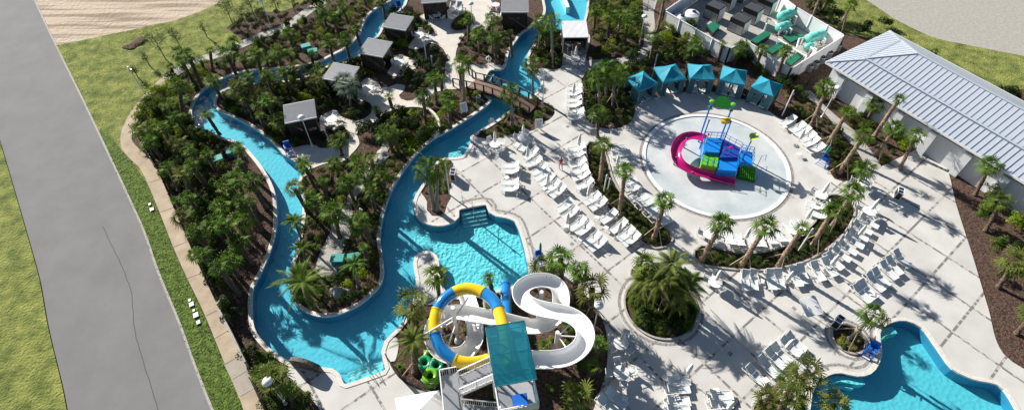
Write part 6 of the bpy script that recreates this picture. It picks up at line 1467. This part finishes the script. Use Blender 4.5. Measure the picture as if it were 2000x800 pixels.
scatter([(560,330),(610,345),(680,320),(740,310),(800,320),(765,375),(745,440),(742,500),(745,540),(700,592),(650,612),(600,605),(572,580),(570,530),(590,440),(590,370)], 170, [('mid', 2), ('bright', 1), ('dark', 4), ('spiky', 2), ('low', 2)], 'in the middle island beds', .55, 17, (.65, 1.15))
scatter([(595,600),(650,612),(710,586),(740,556),(700,540),(640,560),(600,580)], 26, [('gold', 1)], 'near the tip of the middle island', .45, 18, (.8, 1.2))
scatter([(1038,100),(1060,75),(1096,66),(1096,130),(1050,134)], 26, [('dark', 2), ('mid', 2)], 'under the palms by the white-roofed hut', .5, 19, (.8, 1.2))
scatter([(930,258),(1000,215),(1045,195),(1080,210),(1080,224),(1050,245),(1000,262),(950,268)], 34, [('grass', 3), ('low', 2), ('gold', 1), ('mid', 1)], 'in the bed below the footbridge end', .42, 20, (.6, 1.0))
scatter([(1150,-10),(1240,-10),(1258,20),(1250,90),(1200,112),(1155,112),(1150,60)], 85, [('mid', 3), ('bright', 3), ('low', 1), ('grass', 1)], 'in the shrub bed between the river and the top path', .7, 21, (.9, 1.4))
scatter([(1140,165),(1160,140),(1240,125),(1245,190),(1230,240),(1180,250),(1150,236),(1140,200)], 50, [('dark', 3), ('mid', 2), ('spiky', 1)], 'in the round-ended bed by the teal cabanas', .55, 22, (.8, 1.25))
scatter([(1285,60),(1300,35),(1360,72),(1425,108),(1460,88),(1540,145),(1560,175),(1530,178),(1480,140),(1400,118),(1330,118),(1280,125),(1250,150),(1245,130)], 130, [('mid', 4), ('bright', 1), ('dark', 4), ('low', 1)], 'in the bed between the equipment yard and the teal cabanas', .65, 23, (.9, 1.5))
scatter([(1530,185),(1565,180),(1600,215),(1640,258),(1690,325),(1660,345),(1630,345),(1612,285),(1560,238)], 70, [('low', 4), ('gold', 2), ('mid', 1)], 'in the bed between the splash pad and the side path', .42, 24, (.8, 1.3))
scatter([(1590,180),(1620,205),(1680,262),(1730,320),(1800,270),(1740,262),(1680,222),(1620,170)], 50, [('low', 2), ('bright', 1), ('grass', 2), ('mid', 1)], 'along the foot of the white building', .5, 25, (.8, 1.3))
scatter([(1570,20),(1600,-20),(1620,20),(1660,60),(1650,66)], 18, [('dark', 3), ('mid', 1)], 'behind the upper right yard fence', .7, 26, (1, 1.5))
scatter([(1224,560),(1240,545),(1340,545),(1356,610),(1340,640),(1290,655),(1240,632)], 70, [('grass', 3), ('dark', 1)], 'in the bushy round planter', .3, 27, (.6, 1.15), .2)
scatter([(1628,648),(1644,632),(1684,668),(1668,690),(1640,680)], 12, [('gold', 2), ('low', 1)], 'in the small kerbed planter', .22, 28, (.8, 1.2), .05)
scatter([(765,690),(800,610),(870,592),(960,585),(1050,545),(1100,545),(1180,640),(1185,705),(1160,800),(1060,830),(900,830),(860,755),(790,740)], 80, [('low', 2), ('mid', 1), ('spiky', 2), ('gold', 1)], 'in the slide garden', .8, 29, (.7, 1.2))
scatter([(490,690),(530,690),(565,745),(620,815),(540,830),(510,760)], 40, [('grass', 2), ('mid', 2), ('spiky', 2), ('dark', 1)], 'in the bed between the sidewalk and the beach entry', .45, 30, (.9, 1.4))
scatter([(1550,790),(1570,765),(1575,830),(1555,840)], 8, [('low', 1), ('spiky', 1)], 'by the lower right pool', .3, 31, (.8, 1), .05)
scatter([(822,378),(836,340),(880,312),(880,360),(868,415),(840,416)], 10, [('low', 1), ('spiky', 1)], 'in the peninsula bed of the activity pool', .5, 32, (.6, .9), .1)
scatter([(1760,110),(1900,180),(2200,190),(2200,240),(1980,245),(1850,262)], 60, [('mid', 2), ('dark', 1), ('bright', 1)], 'beyond the white building on the right', 1.0, 33, (1, 1.5))
scatter([(1870,290),(1890,400),(1960,560),(1990,690),(2120,760),(2200,700),(2200,260)], 90, [('dark', 3), ('bright', 1), ('tall', 1)], 'in the planting along the right end of the deck', .8, 34, (1, 1.7))
# ---- stuff: clipped hedge planting and litter that nobody could count
def cover_stuff(P, dens, leaf, m, name, lab, h=(.05, .45), seed=1, lump=.9):
    rnd = random.Random(seed); x0, x1 = min(q.x for q in P), max(q.x for q in P); y0, y1 = min(q.y for q in P), max(q.y for q in P); mb = MB(); n = int(abs(area(P))*dens)
    k = 0; 
    while k < n:
        x, y = rnd.uniform(x0, x1), rnd.uniform(y0, y1)
        if not inside((x, y), P): continue
        k += 1
        l2 = .5+.5*sin(x*5.1+sin(y*3.3))*sin(y*4.7+cos(x*2.9))
        if l2 < .22 and rnd.random() < lump: continue
        z = h[0]+(h[1]-h[0])*l2*rnd.uniform(.55, 1); a = rnd.uniform(0, 2*pi); el = rnd.uniform(-.5, .7); t = V((cos(a)*cos(el), sin(a)*cos(el), sin(el))); s_ = t.cross(V((rnd.uniform(-1, 1), rnd.uniform(-1, 1), 1.2))).normalized(); l = leaf*rnd.uniform(.6, 1.3); p = V((x, y, z))
        mb.add([p-t*l, p-s_*l*.5, p+t*l, p+s_*l*.5], [(0, 1, 2, 3)])
    return tag(mb.build(name, m), lab, 'ground cover', kind='stuff')
cover_stuff(offset(BA, -.30), 620, .07, 'leaf_hedge', 'ground_cover', 'low leafy hedge planting filling the curved planter left of the splash pad', seed=2)
cover_stuff(offset(BB, -.28), 620, .07, 'leaf_hedge', 'ground_cover', 'low leafy hedge planting filling the crescent planter below the splash pad', seed=3)
def litter(px, dens, leaf, m, lab, seed, h=(0, .12)):
    P = [V((q.x, q.y)) for q in (G(u, v) for u, v in px)]; rnd = random.Random(seed); x0, x1 = min(q.x for q in P), max(q.x for q in P); y0, y1 = min(q.y for q in P), max(q.y for q in P); mb = MB()
    for _ in range(int(abs(area(P))*dens)):
        x, y = rnd.uniform(x0, x1), rnd.uniform(y0, y1)
        if sin(x*1.7+2*sin(y*.9))*sin(y*1.3+x*.4) < -.1: continue
        if not inside((x, y), P) or region_at(x, y) != 'mulch': continue
        z = rnd.uniform(*h); a = rnd.uniform(0, 2*pi); t = V((cos(a), sin(a), rnd.uniform(-.2, .9))).normalized(); s_ = t.cross(V((0, 0, 1))).normalized(); l = leaf*rnd.uniform(.6, 1.4); p = V((x, y, z-.02)); mb.add([p-t*l*.3, p-s_*l*.4, p+t*l, p+s_*l*.4], [(0, 1, 2, 3)])
    tag(mb.build('ground_cover', m), lab, 'ground cover', kind='stuff')
litter([(262,250),(340,170),(420,120),(640,0),(760,-10),(700,70),(640,110),(500,140),(380,200),(380,240),(500,310),(540,400),(500,560),(480,640),(350,420)], 26, .085, 'leaf_mid', 'scattered low leafy growth on the mulch left of the river', 5)
litter([(420,210),(480,160),(650,120),(790,0),(980,0),(1000,90),(950,200),(850,270),(750,430),(750,540),(690,605),(600,610),(560,500),(600,360),(540,290)], 26, .085, 'leaf_mid', 'scattered low leafy growth on the mulch of the river gardens', 6)
litter([(1150,-10),(1300,-10),(1400,90),(1560,160),(1700,330),(1640,350),(1500,200),(1300,180),(1230,240),(1150,240)], 30, .085, 'leaf_hedge', 'scattered low leafy growth on the mulch behind the teal cabanas', 7)
# rough grass tufts on the lawns
def turf(px, dens, seed, lab, m='grass_blade'):
    P = [V((q.x, q.y)) for q in (G(u, v) for u, v in px)]; rnd = random.Random(seed); x0, x1 = min(q.x for q in P), max(q.x for q in P); y0, y1 = min(q.y for q in P), max(q.y for q in P); mb = MB()
    for _ in range(int(abs(area(P))*dens)):
        x, y = rnd.uniform(x0, x1), rnd.uniform(y0, y1)
        if not inside((x, y), P) or region_at(x, y) not in ('lawn', 'verge'): continue
        a = rnd.uniform(0, 6.28); t = V((cos(a), sin(a), 0))*.035; p = V((x, y, -.04)); q = p+V((rnd.gauss(0, .04), rnd.gauss(0, .04), rnd.uniform(.06, .16))); mb.add([p-t, p+t, q], [(0, 1, 2)])
    tag(mb.build('grass', m), lab, 'grass', kind='stuff')
turf([(200,290),(262,300),(330,440),(420,640),(480,800),(520,870),(400,870),(330,640),(262,420)], 170, 1, 'rough green grass of the verge between road and sidewalk')
turf([(-100,60),(253,60),(400,30),(480,30),(470,80),(340,140),(250,225),(100,280),(-100,280)], 26, 2, 'rough grass of the lawn at top left', 'leaf_bright')
turf([(1590,-20),(1800,60),(1760,80),(1690,70),(1600,10)], 40, 3, 'mown grass beyond the equipment yard at top right')
print('SHRUBS', dict(SC), 'PALMS', pc[0])
finish_names()
bpy.context.view_layer.update()

for o in bpy.data.objects:
    if o.parent is None and 'label' in o and len(o['label'].split()) > 16: print('LONG', len(o['label'].split()), o['label'])
